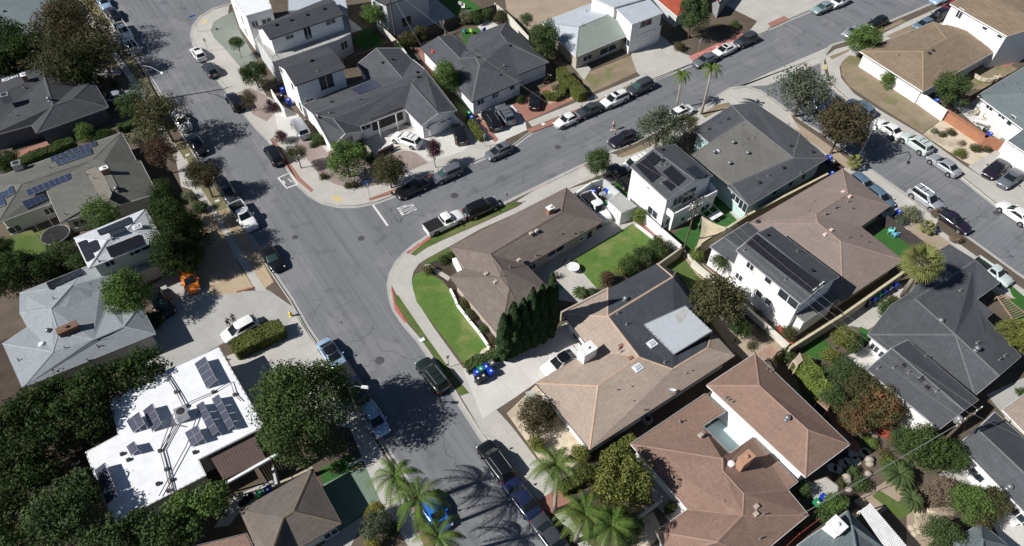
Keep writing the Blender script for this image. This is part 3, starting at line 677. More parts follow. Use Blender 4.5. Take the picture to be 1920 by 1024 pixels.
    for s in (-1,1):
        zf2=zint(.47,2)-.12; out.append(('headlight',MB().box((.468*L,s*W*.335,zf2),(.2,.36,.14),-s*.42),'hl',None,False))
        zr2=zint(-.48,2)-.14; out.append(('tail_light',MB().box((-.487*L,s*W*.37,zr2),(.1,.3,.16),s*.3),'tl',None,False))
        out.append(('mirror',MB().box((xf-.42,s*(W/2+.09),1.02 if H<1.6 else 1.14),(.14,.2,.15)),'paint',None,False))
    out.append(('number_plate',MB().box((-.503*L,0,.72),(.03,.5,.14)),'plate',None,False)); out.append(('grille',MB().box((.496*L,0,.5),(.03,W*.55,.2)),'blk',None,False))
    extra={}
    hw=ht*.86
    extra['rack']=('roof_rack',(lambda:(lambda g:[g.tube([(rb+.1,s*hw,H+.03),(rf-.2,s*hw,H+.03)],.025,5) for s in(-1,1)] and g)(MB()))(),'rack')
    g=MB(); 
    for q in (.3,.6): g.box((rb+(rf-rb)*q,0,H+.05),(.06,hw*2,.03))
    extra['bars']=('cross_bars',g,'blk')
    extra['sunroof']=('sunroof',MB().box(((rf+(rf-rb)*-.28),0,H+.012),(.62,.86,.03)),'glassd')
    extra['blackroof']=('roof_panel',MB().add([p*1.0+V((0,0,.015)) for p in rp]+[q+V((0,0,.02)) for q in mid]+[cen+V((0,0,.02))],[(i,(i+1)%m,(i+1)%m+m,i+m) for i in range(m)]+[(i+m,(i+1)%m+m,2*m) for i in range(m)]),'blkp')
    if ty=='pickup':
        g=MB().box(((-.5*L-.085*L)/2,0,1.12),(.4*L,W-.08,.05)); 
        for q in range(3): g.box((-.5*L+.4*L*(q+1)/4+.06,0,1.15),(.04,W-.12,.02))
        extra['cover']=('bed_cover',g,'blk')
    if ty=='jeep': extra['spare']=('spare_wheel',MB().tube([(-.505*L,0,.95),(-.545*L,0,.95)],.36,14),'tyre')
    ms=[]
    for nm,mb,k,par,sm in out: ms.append((nm,mb.mesh(ty+' '+nm,[BLK],smooth=sm),k,par))
    _CM[ty]=(ms,{k:(a,q.mesh(ty+' '+a,[BLK]),c_) for k,(a,q,c_) in extra.items()}); return _CM[ty]
def car(label,ty,color,u,v,du,dv,z=0,extra='',cat=None,sc_=1.0,tint=False,group=None):
    ms,ex=car_meshes(ty); p=P(u,v,.75+z); a=P(u+du,v+dv,.75+z); yaw=math.atan2(a.y-p.y,a.x-p.x)
    cat=cat or {'suv':'car','pickup':'pickup truck','van':'van'}.get(ty,'car'); nm='pickup_truck' if ty=='pickup' else ('parked_van' if ty=='van' else 'parked_car')
    root=thing(nm,label,cat,V((p.x,p.y,z)),group); root.rotation_euler=(0,0,yaw); root.scale=(sc_,)*3
    MT={'paint':PAINT[color],'glass':CGT if tint else CGL,'glassd':CGL,'tyre':TYRE,'rim':RIM,'hl':HL,'tl':TL,'blk':BLK,'plate':PLATE,'bed':BLK,'rack':RIM,'blkp':PAINT['black']}
    objs=[]
    lst=list(ms)+[(ex[k][0],ex[k][1],ex[k][2],None) for k in extra.split() if k in ex]
    for nm,me,k,par in lst:
        o=bpy.data.objects.new(nm,me); COL.objects.link(o); o.material_slots[0].link='OBJECT'; o.material_slots[0].material=MT[k]
        o.parent=objs[par] if par is not None else root; objs.append(o)
    return root
def motorbike(label,u,v,du,dv):
    p=P(u,v,.5); a=P(u+du,v+dv,.5); yaw=math.atan2(a.y-p.y,a.x-p.x); r=thing('motorcycle',label,'motorcycle',V((p.x,p.y,.12))); WB[r.name]=V((0,0,0))
    for x in (-.7,.7): 
        w=part('wheel',MB().tube([(x,-.07,.33),(x,.07,.33)],.33,16),TYRE,r); part('rim',MB().tube([(x,-.08,.33),(x,.08,.33)],.2,10),RIM,w)
    part('body',MB().box((0,0,.55),(.8,.3,.4),taper=.8).tube([(.7,0,.33),(.5,0,1.0)],.04,6),BLK,r); part('seat',MB().box((-.35,0,.85),(.7,.28,.12)),BLK,r)
    part('fuel_tank',MB().box((.15,0,.9),(.5,.32,.24),taper=.7),PAINT['black'],r); part('handlebar',MB().tube([(.4,-.38,1.08),(.5,0,1.02),(.4,.38,1.08)],.02,6),METAL,r)
    part('headlight',MB().lathe((.68,0,.82),[(.1,0),(.12,.08),(.05,.16)],10),HL,r); r.rotation_euler=(0,0,yaw); return r
# ------------------------------------------------------------------ bins
BINM={'blue':plain('blue bin plastic',(.012,.05,.42),.4,.4,var=.05),'green':plain('green bin plastic',(.02,.24,.10),.4,.4,var=.05),'black':plain('black bin plastic',(.02,.022,.024),.45,.4),'grey':plain('grey bin plastic',(.10,.10,.11),.5,.3),'teal':plain('teal plastic',(.03,.35,.30),.4)}
def bin_(label,col,u,v,yaw=R(35),group=None,z=.12):
    p=P(u,v,z+1.0); b=V((p.x,p.y,z)); r=thing('wheelie_bin',label,'bin',b,group); WB[r.name]=V((0,0,0))
    body=MB().box((0,0,.53),(.48,.52,.9),taper=1.22); part('body',body,BINM[col],r)
    lid=part('lid',MB().box((0,-.01,1.02),(.62,.68,.07),taper=.9).box((0,.33,1.0),(.5,.06,.05)),BINM[col],r); part('sticker',MB().box((0,-.05,1.06),(.2,.2,.012)),TRIMW,lid)
    for s in (-1,1): part('wheel',MB().tube([(s*.22,.27,.12),(s*.28,.27,.12)],.12,10),TYRE,r)
    r.rotation_euler=(0,0,yaw); return r
# ------------------------------------------------------------------ poles and wires
def pole(label,base,top_z,arms=(),r=.15,m=BARK,name='utility_pole',cat='utility pole',transformer=None,yaw=R(35)):
    b=P(*base,.12) if not isinstance(base,Vector) else base
    root=thing(name,label,cat,b); t=V((b.x,b.y,top_z)); part('post',MB().tube([b-V((0,0,.1)),t],[r,r*.7],9),m,root)
    for z,L in arms:
        a=part('crossarm',MB().box((b.x,b.y,z),(L,.12,.12),yaw),m,root); g=MB()
        for k in (-.46,-.25,.25,.46): g.lathe(V((b.x+math.cos(yaw)*L*k,b.y+math.sin(yaw)*L*k,z+.06)),[(.04,0),(.06,.08),(.03,.18)],6)
        part('insulator',g,TRIMW,a)
    if transformer: 
        q=b+V((math.cos(yaw+1.57)*.4,math.sin(yaw+1.57)*.4,transformer-b.z)); part('transformer',MB().lathe(q,[(.24,0),(.27,.05),(.27,.8),(.2,.88)],12),METAL,root,True)
    return root,t
def wire(label,pts,r=.022,sag=.5,group='overhead power lines'):
    m=MB(); path=[]
    for a,b in zip(pts,pts[1:]):
        for i in range(9): t=i/8; p=a.lerp(b,t); path.append(p-V((0,0,sag*4*t*(1-t))))
    m.tube(path,r,4,cap=False); return solo('power_line',m,plain('weathered cable',(.20,.20,.19),.6),label,'cable',group)
def lamp_on(root,b,z,head,name='lamp_arm'):
    a=V((b.x,b.y,z)); part(name,MB().tube([a,a.lerp(head,.5)+V((0,0,.35)),head],.05,6),METAL,root)
    d=(head-a).normalized(); part('lamp_head',MB().box(head+d*.25,(.75,.3,.16),math.atan2(d.y,d.x),taper=.7),TRIMW,root)
def signpost(label,base,h,plate=(.5,.6),m=TRIMW,double=False,name='street_sign',yaw=R(35),pm=None):
    b=P(*base,.12); root=thing(name,label,'sign',b); part('post',MB().tube([b,b+V((0,0,h))],.035,6),METAL,root)
    if double:
        for k in (0,1): part('blade',MB().box(b+V((0,0,h+.02-.25*k)),(1.0,.04,.22),yaw+k*PI/2),m,root)
    else: part('plate',MB().box(b+V((0,0,h-plate[1]/2)),(plate[0],.03,plate[1]),yaw),m,root)
    return root
# ------------------------------------------------------------------ people
SKIN=plain('skin',(.42,.26,.19),.6); HAIRM=plain('dark hair',(.02,.015,.012),.7); SHIRTW=plain('white shirt cloth',(.72,.72,.72),.9); DKCL=plain('dark cloth',(.025,.028,.04),.9); GRCL=plain('pale grey cloth',(.32,.33,.36),.9); BOARD=plain('board wood',(.55,.40,.28),.7)
def skin_obj(name,vs,es,rs,mat,parent,root_i=0):
    me=bpy.data.meshes.new(name); me.from_pydata([tuple(v) for v in vs],es,[]); me.materials.append(mat); o=bpy.data.objects.new(name,me); COL.objects.link(o); o.parent=parent
    sm=o.modifiers.new('skin','SKIN'); sm.use_smooth_shade=True
    if not me.skin_vertices: 
        bpy.context.view_layer.update()
    sv=me.skin_vertices[0].data
    for i,r in enumerate(rs): sv[i].radius=(r,r) if not isinstance(r,tuple) else r; sv[i].use_root=(i==root_i)
    o.modifiers.new('sub','SUBSURF').levels=2; return o
def person(label,u,v,yaw,pose='walk',top=SHIRTW,legs=DKCL,short=True,z=0.0):
    b=P(u,v,z); r=thing('person',label,'person',b); st=.24 if pose=='walk' else .06; lean=.12 if pose!='stand' else .0
    ax=.32 if pose=='reach' else .12
    J={'pel':(0,0,.95),'bel':(lean*.3,0,1.08),'ch':(lean*.8,0,1.30),'nk':(lean,0,1.46),'hd':(lean+.02,0,1.56),'hd2':(lean+.04,0,1.66),'top':(lean+.02,0,1.72)}
    names=list(J); vs=[V(J[k]) for k in names]; es=[(i,i+1) for i in range(6)]; rs=[(.15,.12),(.14,.10),(.17,.11),.06,.085,.098,.06]
    def ch(par,pts,rad):
        p=par
        for q,rr in zip(pts,rad): vs.append(V(q)); rs.append(rr); es.append((p,len(vs)-1)); p=len(vs)-1
        return p
    fing=[]
    for s in (-1,1):
        ch(0,[(0.0,s*.10,.88),(s*st*.5+.03,s*.11,.50),(s*st-.03,s*.11,.09),(s*st+.14,s*.12,.045)],[.09,.06,.042,.034])
        el=(lean+ax*.6-s*.1,s*.27,1.10); hd=(lean+ax*1.6-s*.12,s*.28,.90 if pose!='reach' else 1.05)
        h=ch(2,[(lean,s*.19,1.40),el,hd],[.055,.042,.032])
        hx,hy,hz=hd; hh=ch(h,[(hx+.03,hy,hz-.07)],[.035])
        for k in range(4): ch(hh,[(hx+.05+(k-1.5)*.02,hy+(k-1.5)*.004,hz-.13),(hx+.06+(k-1.5)*.02,hy-s*.02,hz-.165+abs(k-1.4)*.01)],[.009,.008])
        ch(hh,[(hx+.085,hy-s*.01,hz-.09),(hx+.10,hy-s*.02,hz-.12)],[.01,.008])
    skin_obj('body',vs,es,rs,SKIN,r)
    # shirt with sleeves, trousers or shorts, hair, shoes
    v2=[V((0,0,.93)),V((lean*.3,0,1.08)),V((lean*.8,0,1.30)),V((lean,0,1.42))]; e2=[(0,1),(1,2),(2,3)]; r2=[(.17,.135),(.16,.125),(.185,.13),.08]
    for s in (-1,1): k=len(v2); v2+=[V((lean,s*.19,1.40)),V((lean+ax*.4-s*.06,s*.25,1.20))]; e2+=[(2,k),(k,k+1)]; r2+=[.075,.062]
    skin_obj('shirt',v2,e2,r2,top,r)
    v3=[V((0,0,1.0)),V((0,0,.92))]; e3=[(0,1)]; r3=[(.155,.125),(.16,.13)]
    for s in (-1,1):
        k=len(v3); v3+=[V((0,s*.10,.85)),V((s*st*.4+.02,s*.11,.58))]; e3+=[(1,k),(k,k+1)]; r3+=[.1,.085]
        if not short: v3.append(V((s*st-.03,s*.11,.12))); e3.append((k+1,k+2)); r3.append(.06)
    skin_obj('shorts' if short else 'trousers',v3,e3,r3,legs,r)
    skin_obj('hair',[V((lean-.03,0,1.64)),V((lean+.0,0,1.71))],[(0,1)],[.095,.09],HAIRM,r)
    for s in (-1,1): part_o=MB().box((s*st+.04,s*.115,.05),(.28,.11,.09),taper=.8); WB[r.name]=V((0,0,0)); part('shoe',part_o,SHIRTW,r)
    r.rotation_euler=(0,0,yaw); return r
# ------------------------------------------------------------------ ground layers
LAY=[]
def patch(name,spec,m,on='b',base=None):
    pts=[P(u,v,.12 if on=='b' else 0) for u,v in px(spec)]; p2=[(q.x,q.y) for q in pts]; p2=ccw(p2); lv=1
    for q,l,o in LAY:
        if o==on and l>=lv and overlap(p2,q): lv=l+1
    LAY.append((p2,lv,on)); z=(.12 if on=='b' else 0)+.004*lv
    mb=MB().poly([V((a,b,z)) for a,b in p2]); return solo(name,mb,m,kind='structure')
def block(name,spec,m):
    pts=ccw([tuple(P(u,v,.12).xy) for u,v in px(spec)]); mb=MB(); n=len(pts)
    mb.poly([(x,y,.12) for x,y in pts])
    solo(name,mb,m,kind='structure')
    k=MB(); g=MB(); ins=inset(pts,.16); out=inset(pts,-.42); ins2=inset(pts,-.0)
    for i in range(n):
        j=(i+1)%n; a,b=pts[i],pts[j]
        k.poly([(a[0],a[1],.128),(b[0],b[1],.128),(ins[j].x,ins[j].y,.128),(ins[i].x,ins[i].y,.128)])
        k.poly([(a[0],a[1],-.02),(b[0],b[1],-.02),(b[0],b[1],.128),(a[0],a[1],.128)])
        g.poly([(out[i].x,out[i].y,.006),(out[j].x,out[j].y,.006),(b[0],b[1],.006),(a[0],a[1],.006)])
    solo('kerb',k,KERB,kind='structure'); solo('gutter',g,CONG,kind='structure')
# ================================================================== GROUND
solo('road',MB().poly([(-400,-300,0),(500,-300,0),(500,600,0),(-400,600,0)]),ASPH,kind='structure')
block('ground','170,-20 183,5 211,47 235,94 253,107 283,150 310,195 345,257 363,287 400,340 430,383 462,435 490,480 511,513 546,565 572,612 602,657 630,700 684,775 728,853 745,875 770,920 810,990 850,1060 1230,1620 -1500,1620 -1300,-330 20,-330',SOIL)
block('ground','430,8 400,16 378,29 364,47 360,64 366,85 385,113 412,150 440,185 465,217 482,238 505,261 522,284 538,308 556,341 580,363 605,378 635,385 667,385 705,378 745,363 810,333 892,301 960,274 997,246 1100,203 1222,150 1297,120 1440,54 1477,37 1580,-5 1700,-60 2000,-190 1900,-330 700,-330 570,-60',SOIL)
block('ground','731,532 735,512 746,491 761,474 780,458 812,438 880,411 937,386 1000,355 1080,316 1145,285 1190,268 1250,237 1310,207 1350,179 1372,165 1400,162 1425,170 1445,183 1482,212 1540,250 1615,306 1707,371 1830,456 1905,511 1990,570 2300,800 2600,1620 1490,1620 1100,1070 1050,1003 1005,943 955,880 905,818 870,764 850,730 812,673 787,637 760,606 742,580 734,556',SOIL)
block('ground','1560,85 1548,100 1543,116 1545,137 1556,158 1587,185 1640,225 1690,255 1735,277 1802,331 1877,391 1920,421 1990,470 2300,690 2700,400 2600,-250 1900,-90 1840,-34 1752,5 1665,42 1595,75 1575,80',SOIL)
# cross gutters and street markings
patch('cross_gutter','1352,178 1440,137 1558,86 1548,102 1544,116 1440,160 1405,162 1376,165',CONC,'r')
def mark(name,spec,m=None): patch(name,spec,m or plain('road marking paint',(.66,.66,.64),.7),'r')
mark('stop_line','696,383 699,381 729,423 725,424')
for s in ('521,333 542,324 543,325 523,334','542,324 544,324 559,345 557,346','557,345 559,346 538,354 537,352','537,354 539,353 523,333 520,334','540,334 548,341 546,342 539,335','529,340 532,338 536,344 534,345'): mark('bay_marking',s)
# STOP lettering across the lane
def road_text(txt,a,b,c):
    a,b,c=P(*a),P(*b),P(*c); cu=bpy.data.curves.new('lettering','FONT'); cu.body=txt; cu.size=1; cu.align_x='LEFT'; cu.offset=.004
    o=bpy.data.objects.new('road_lettering',cu); COL.objects.link(o); bpy.context.view_layer.update(); w=o.dimensions.x; h=.70
    ex=(b-a)/w; ey=(c-a)/h; M=Matrix.Identity(4); M.col[0][:3]=ex; M.col[1][:3]=ey; M.col[2][:3]=(0,0,1); M.translation=V((a.x,a.y,.012)); o.matrix_world=M
    cu.materials.append(plain('road marking paint',(.66,.66,.64),.7)); tagp(o,kind='structure')
road_text('STOP',(782.5,393.5),(773,379.5),(753.5,405.5))
MANH=plain('iron cover',(.075,.075,.08),.7,.3)
for u,v,r in ((852,367,.45),(712,676,.42),(677,447,.33),(553,445,.3),(1046,276,.35),(1868,400,.35),(267,50,.3)):
    c=P(u,v,.0); m=MB(); m.lathe(V((c.x,c.y,.002)),[(r+.09,0),(r+.09,.008),(r,.009)],20,0); solo('manhole_cover',m,MANH,'round iron manhole cover set in the road %s'%{852:'beside the black parked SUV',712:'among the cracks below the junction',677:'in the middle of the junction',553:'beside the left kerb of the junction',1046:'on the upper street near the street tree',1868:'on the right hand street',267:'near the top left parked cars'}[u],'manhole')
# ---- west side
patch('pavement','140,0 178,60 228,130 255,172 300,250 322,285 345,330 365,365 390,400 420,450 453,500 480,545 500,572 540,628 600,715 660,812 712,938 775,1040 812,1040 770,940 735,882 684,790 590,655 520,562 498,541 467,493 437,445 405,395 382,362 360,325 338,285 312,245 268,168 242,130 190,58 152,0',CONC)
patch('verge','345,262 363,293 400,347 428,388 462,440 505,508 512,530 497,541 467,493 437,445 405,395 382,362 360,325 338,285 328,268',OLIV)
patch('verge','422,392 430,390 462,440 513,529 497,541 467,493 437,445 408,398',GRAV)
patch('verge','190,58 152,0 172,0 184,10 210,53 233,98 250,112 280,158 300,195 292,205 268,168 242,130',OLIV)
patch('driveway','280,540 330,500 372,505 440,547 480,545 505,545 548,575 600,660 560,672 500,600 425,640 315,700 262,712 240,650 292,610',CONG)
patch('gravel_bed','372,470 380,392 400,398 450,500 477,541 440,549 415,554 395,551 383,540 370,510',GRAV)
patch('driveway','425,668 525,628 552,590 602,662 700,812 640,800 585,780 500,820 470,760',CONC)
patch('driveway','606,908 652,885 686,875 712,938 687,954 655,985 630,1000',CONGREEN)
patch('driveway','630,1000 655,985 690,960 640,1060 560,1060',CONG)
patch('lawn','600,880 655,852 676,872 606,908',TURF)
patch('brick_verge','775,950 790,948 812,992 800,1000 820,1040 800,1040 780,985',BRICKP)
patch('back_lawn','0,450 80,425 100,470 105,500 20,500 -20,490',LAWN2)
patch('front_walk','330,300 350,298 372,360 340,350',CONC); patch('front_path','170,130 225,130 228,140 172,142',CONC); patch('driveway','187,45 212,50 232,85 190,90 160,70',CONG)
patch('side_path','22,290 40,282 95,262 120,262 60,285 25,303',BRICKP)
patch('side_yard','-60,640 5,650 45,720 40,760 -80,800',CONC)
patch('bin_pad','400,990 440,930 510,900 515,912 450,960 430,985',CONC)
patch('shaded_yard','60,620 200,760 160,1000 -40,1100 -200,700',MULCH)  # dark mulch tone puts this yard's shade into the ground colour
# ---- north side
patch('pavement','430,10 400,18 379,31 366,48 362,64 368,84 387,112 414,149 442,184 467,216 484,237 507,260 524,283 540,307 558,340 582,362 607,377 637,384 667,384 704,377 744,362 810,332 892,300 940,281 960,235 880,262 850,210 800,235 720,235 660,270 580,275 560,215 500,180 470,130 440,90 425,40',CONC)
patch('sage_turf','395,57 400,42 415,32 437,22 450,60 480,110 497,150 470,140 450,125 420,90 402,72',SAGE)
patch('driveway','515,212 560,215 570,255 545,262 520,240',CONB)
patch('planting_bed','440,175 470,165 500,180 515,212 500,228 475,215',MAUVE)
patch('gravel_bed','545,262 567,266 592,262 614,285 640,275 700,300 752,283 775,283 803,305 740,333 700,349 660,353 630,346 603,334 580,303',MAUVE)
patch('driveway','700,262 715,245 768,250 850,215 870,230 905,262 862,286 805,303 790,290 760,280 735,272',CONB)
patch('brick_verge','507,262 512,257 540,300 563,333 588,356 584,361 557,338 533,307',BRICKP)
patch('brick_verge','690,373 745,352 812,325 815,329 748,360 694,377',BRICKP)
patch('side_lawn','846,180 860,178 912,250 902,262 880,240',LAWN2)
patch('driveway','880,225 900,205 960,195 985,228 988,244 930,270 905,262',CONB)
patch('brick_edge','884,212 892,210 935,262 928,268',BRICKP)
patch('pavement','990,228 1110,180 1230,130 1300,104 1440,49 1440,57 1300,113 1235,141 1115,191 998,238',CONC)
patch('brick_drive','960,192 1050,150 1078,186 1000,222 985,228',BRICKP)
patch('gravel_patio','1022,182 1050,148 1066,150 1078,184 1030,195',GRAV)
patch('brick_verge','987,243 1000,239 1112,192 1116,197 1040,232 996,249',BRICKP)
patch('dry_lawn','1082,140 1105,135 1183,104 1194,135 1150,156 1112,173 1096,158',DRYG)
patch('dry_verge','1108,195 1205,146 1216,149 1135,190 1112,201',DRYG)
patch('driveway','1183,104 1190,90 1232,60 1262,86 1285,102 1316,111 1228,150 1203,145 1194,135',CONC)
patch('side_walk','1085,105 1108,130 1095,150 1070,120',CONC)
patch('dry_yard','1255,75 1300,60 1375,58 1420,40 1395,65 1310,103 1280,95',SOIL)
patch('driveway','1345,2 1440,-25 1500,-10 1575,-6 1480,34 1440,52 1402,62 1420,40 1380,20',CONC)
patch('brick_verge','1440,44 1470,30 1480,36 1445,52',BRICKP); patch('brick_verge','1290,107 1390,62 1398,66 1300,114',PINKP)
patch('back_yard','945,-20 1070,-30 1112,2 1040,42 1000,62 950,20',DIRT)
patch('terrace','745,66 795,52 855,30 820,0 790,0 700,40',CONC)
patch('back_lawn','825,0 870,-8 905,18 855,30',TURF); patch('back_lawn','866,60 905,50 885,90 868,78',TURF); patch('patio','895,50 915,36 935,48 905,60',CONB)
patch('back_lawn','655,80 690,50 722,80 690,95',TURF); patch('patio','655,35 680,55 650,65',CONB); patch('side_path','776,88 790,90 822,140 812,142',BRICKP)
# ---- centre block
patch('pavement','733,532 737,512 748,491 763,475 782,461 816,458 822,454 900,420 970,388 1010,362 1080,330 1140,303 1190,280 1230,262 1300,225 1340,205 1370,190 1400,186 1440,200 1500,245 1600,315 1700,385 1830,480 1930,550 1925,562 1820,487 1690,395 1590,325 1500,262 1440,215 1395,200 1340,222 1300,240 1240,275 1190,300 1150,318 1085,345 1060,352 1000,385 960,403 900,430 850,458 800,485 785,495 775,510 772,525 775,545 785,570 812,612 850,665 880,705 905,740 940,790 985,850 1040,930 1090,1000 1120,1040 1095,1040 1040,965 960,860 905,785 870,745 840,700 790,625 760,580 745,556',CONC)
patch('grass_verge','738,555 746,553 800,632 845,695 880,737 863,742 815,670 790,634 764,603 747,578',LAWN2)
patch('grass_verge','769,476 788,461 815,443 880,415 945,386 968,378 972,384 900,418 840,445 800,465 778,480',LAWN2)
patch('dry_verge','1158,291 1190,277 1240,254 1262,243 1250,258 1200,284 1165,296',DRYG); patch('verge','1090,318 1110,310 1118,322 1096,330',DRYG); patch('dry_verge','1320,214 1350,196 1368,190 1360,198 1330,214',DRYG)
patch('pavement','863,742 905,740 960,800 1040,905 1060,960 1010,940 960,880 905,812',CONC)
patch('red_kerb_paint','733,541 736,541 742,570 762,603 759,606 740,580',REDP); patch('red_kerb_paint','762,474 812,438 815,441 765,477',REDP)
for s in ('1000,355 1012,349 1013,352 1001,358','1013,349 1025,343 1026,346 1014,352','1083,315 1100,308 1101,311 1084,318'): patch('red_kerb_paint',s,REDP)
patch('front_lawn','778,514 772,530 781,566 870,682 922,655 850,562 845,545 830,527 797,508',LAWN)
patch('front_lawn','795,491 846,463 853,490 862,506 843,520 800,497',LAWN2)
patch('planting_bed','800,496 832,482 860,508 843,521 822,505',MULCH); patch('planting_bed','797,506 830,526 846,546 852,562 922,655 938,640 905,600 843,521',MULCH)
patch('front_path','795,497 805,495 845,520 840,527',CONC); patch('cream_bed','905,655 938,640 945,655 875,690',CREAM)
patch('driveway','868,692 900,680 960,672 1010,635 1062,605 1100,650 1060,690 1005,718 962,748 905,785',CONB)
patch('patio','1015,530 1070,488 1120,540 1085,568 1045,562',CONC); patch('side_path','985,510 1130,425 1166,432 1072,488 1018,530',CONC)
patch('back_lawn','1072,488 1187,421 1240,460 1190,492 1152,510 1127,538 1118,540',LAWN)
patch('brick_bed','1188,420 1208,410 1268,455 1255,465 1240,460',BRICKP); patch('work_yard','1065,355 1150,330 1192,390 1205,405 1185,420 1165,432 1130,425',CONC)
patch('side_lawn','1148,345 1180,335 1185,375 1165,362',TURF)
patch('gravel_yard','950,775 1005,722 1108,845 1100,870 1050,885 1010,860',CREAM); patch('front_path','985,735 1005,730 1015,770 1000,780',CONC)
patch('side_bed','1108,845 1182,832 1230,900 1160,980 1060,960 1040,905',MULCH); patch('front_path','1010,820 1045,850 1085,905 1070,925 1030,870',CREAM)
patch('brick_verge','1000,945 1050,912 1060,930 1085,950 1040,965',BRICKP)
patch('entry_steps','1215,900 1240,890 1290,955 1260,985 1225,940',CONG); patch('side_wall_bed','1180,985 1225,960 1245,1000 1200,1040',CREAM)
patch('back_lawn','1262,440 1330,390 1350,365 1403,402 1340,452 1306,474 1280,460',TURF); patch('side_path','1367,397 1383,393 1405,408 1387,418',CONC)
patch('side_lawn','1235,490 1265,474 1325,520 1315,565 1285,545',LAWN2); patch('planting_strip','1285,470 1330,505 1440,600 1425,610 1310,520 1278,478',DIRT)
patch('back_bed','1290,560 1400,620 1440,650 1420,670 1370,655 1330,600',DIRT); patch('garden_bed','1370,655 1440,640 1480,640 1430,690 1400,680',DIRT)
patch('side_lawn','1635,442 1660,426 1720,465 1715,485 1690,492',TURF)
patch('back_lawn','1495,655 1540,627 1560,655 1540,675 1515,668',TURF); patch('patio','1570,610 1625,572 1690,532 1697,548 1655,600 1628,618 1600,612',CONC)
patch('grass_bed','1610,625 1612,612 1632,620 1640,640 1622,650',TURF); patch('patio','1572,675 1625,650 1650,640 1700,700 1640,705 1595,692',CONB)
patch('side_lawn','1865,535 1882,523 1960,590 1960,650 1905,610',TURF); patch('planting_bed','1690,440 1720,410 1800,470 1905,560 1880,560 1800,500',DIRT); patch('driveway','1600,300 1622,322 1690,385 1720,410 1690,440 1650,400 1580,330',CONC)
patch('driveway','1760,462 1870,530 1885,523 1900,560 1830,520',CONC)
patch('side_bed','1560,280 1590,310 1570,325 1540,300',MULCH); patch('dirt_verge','1450,200 1540,262 1600,306 1590,318 1500,252',DIRT)
patch('side_path','1600,1000 1470,650 1500,660 1620,850',MULCH)
patch('paved_patio','1512,908 1548,895 1572,912 1568,932 1532,948',CONC); patch('brick_path','1478,655 1495,650 1620,850 1600,860',BRICKP)
patch('garden_path','1600,940 1680,890 1720,860 1700,930 1640,970',DIRT); patch('gravel_garden','1700,955 1790,950 1780,1040 1700,1030',DIRT); patch('patio','1760,890 1830,830 1900,930 1850,920',CONC); patch('patio','1850,960 1900,960 1960,1040 1890,1040',CONB)
patch('side_yard','1850,740 1960,690 1990,760 1900,800',CONG); patch('green_strip','1635,930 1650,920 1710,958 1690,975',LAWN2)
# ---- right hand block
patch('pavement','1547,106 1567,92 1627,77 1700,41 1790,1 1800,15 1722,56 1602,106 1582,112 1574,126 1577,146 1602,176 1652,208 1729,253 1802,306 1922,386 1920,416 1875,386 1800,326 1735,274 1690,252 1640,222 1588,183 1558,156',CONC)
patch('dry_lawn','1577,118 1592,104 1625,108 1700,150 1780,205 1768,225 1729,250 1652,202 1592,162 1578,140',DRYG)
patch('dry_verge','1555,106 1592,92 1592,96 1560,112',DRYG); patch('dry_yard','1660,68 1720,42 1732,52 1680,75',DRYG); patch('dry_verge','1648,58 1690,36 1700,40 1650,62',DRYG); patch('driveway','1700,41 1770,10 1800,40 1760,60 1732,52',CONC)
patch('gravel_garden','1730,252 1768,224 1862,290 1832,316 1802,300',CREAM); patch('driveway','1815,312 1870,280 1960,330 1960,410 1900,375',CONC)
patch('patio','1785,195 1835,180 1920,250 1890,270 1858,262',CONB); patch('dry_yard','1815,140 1870,110 1910,130 1850,165 1820,170',DRYG); patch('deck','1865,105 1890,95 1910,115 1880,130',BRICKP)

patch('pavement','968,378 1000,358 1080,319 1145,288 1158,291 1152,318 1085,345 1000,385',CONC)
patch('pavement','1262,234 1310,209 1350,181 1372,167 1400,164 1425,172 1445,186 1482,214 1500,245 1440,215 1395,200 1340,222 1300,240 1262,264',CONC)
patch('dry_verge','1315,214 1345,197 1366,192 1372,198 1340,212 1322,222',DRYG)
patch('pavement','1603,306 1622,313 1707,374 1760,412 1748,432 1690,395 1598,325',CONC)
patch('ramp_mat','620,368 636,367 644,376 630,379',plain('yellow tactile pad',(.55,.47,.22),.8)); patch('ramp_mat','1541,121 1550,121 1551,130 1542,130',plain('yellow tactile pad',(.55,.47,.22),.8)); patch('ramp_mat','379,37 388,36 388,44 380,46',plain('yellow tactile pad',(.55,.47,.22),.8))
# ================================================================== HOUSES
# --- west block
h=House('dark grey hip roofed house behind the tall hedge trees, rooftop cooler at its left')
h.block('-60,150 111,108 142,160 174,150 204,201 68,250 59,235 -40,262','A:82,140 B:-55,198 C:100,198 D:137,185','01AB 12CA 23DC 34D 45CD 56C 67BAC',roof=S_DK,wall=DGW,trim=TRIMG)
h.on('hvac','15,190').on('sky','12,151 28,147',m=1).on('chimney','50,152,.6,.9,1.0').on('turbine','93,188').on('pipe','22,213 44,163 180,193')
h=House('plain grey roofed building at the top left corner above the brown tree')
h.block('-120,90 -120,-60 60,-60 108,-6 90,62 0,84','',None,3.2,roof=S_SLG,wall=DGW,cap=False).on('box','9,22').on('pipe','30,45')
h=House('grey brown roofed house with blue solar panels, cooler unit and patched front slope')
h.block('-62,352 228,248 256,302 263,301 295,363 113,417 96,381 -4,418','A:173,300 B:40,345 D:221,352 E:195,303 F:85,353,4.3','01AB 123EA 34DE 45D 56FED? 67BA 70B'.replace('56FED?','5FED').replace('67BA','67BAEF').replace('45D','45D'),roof=S_GB,wall=OFFW,trim=TRIMW)
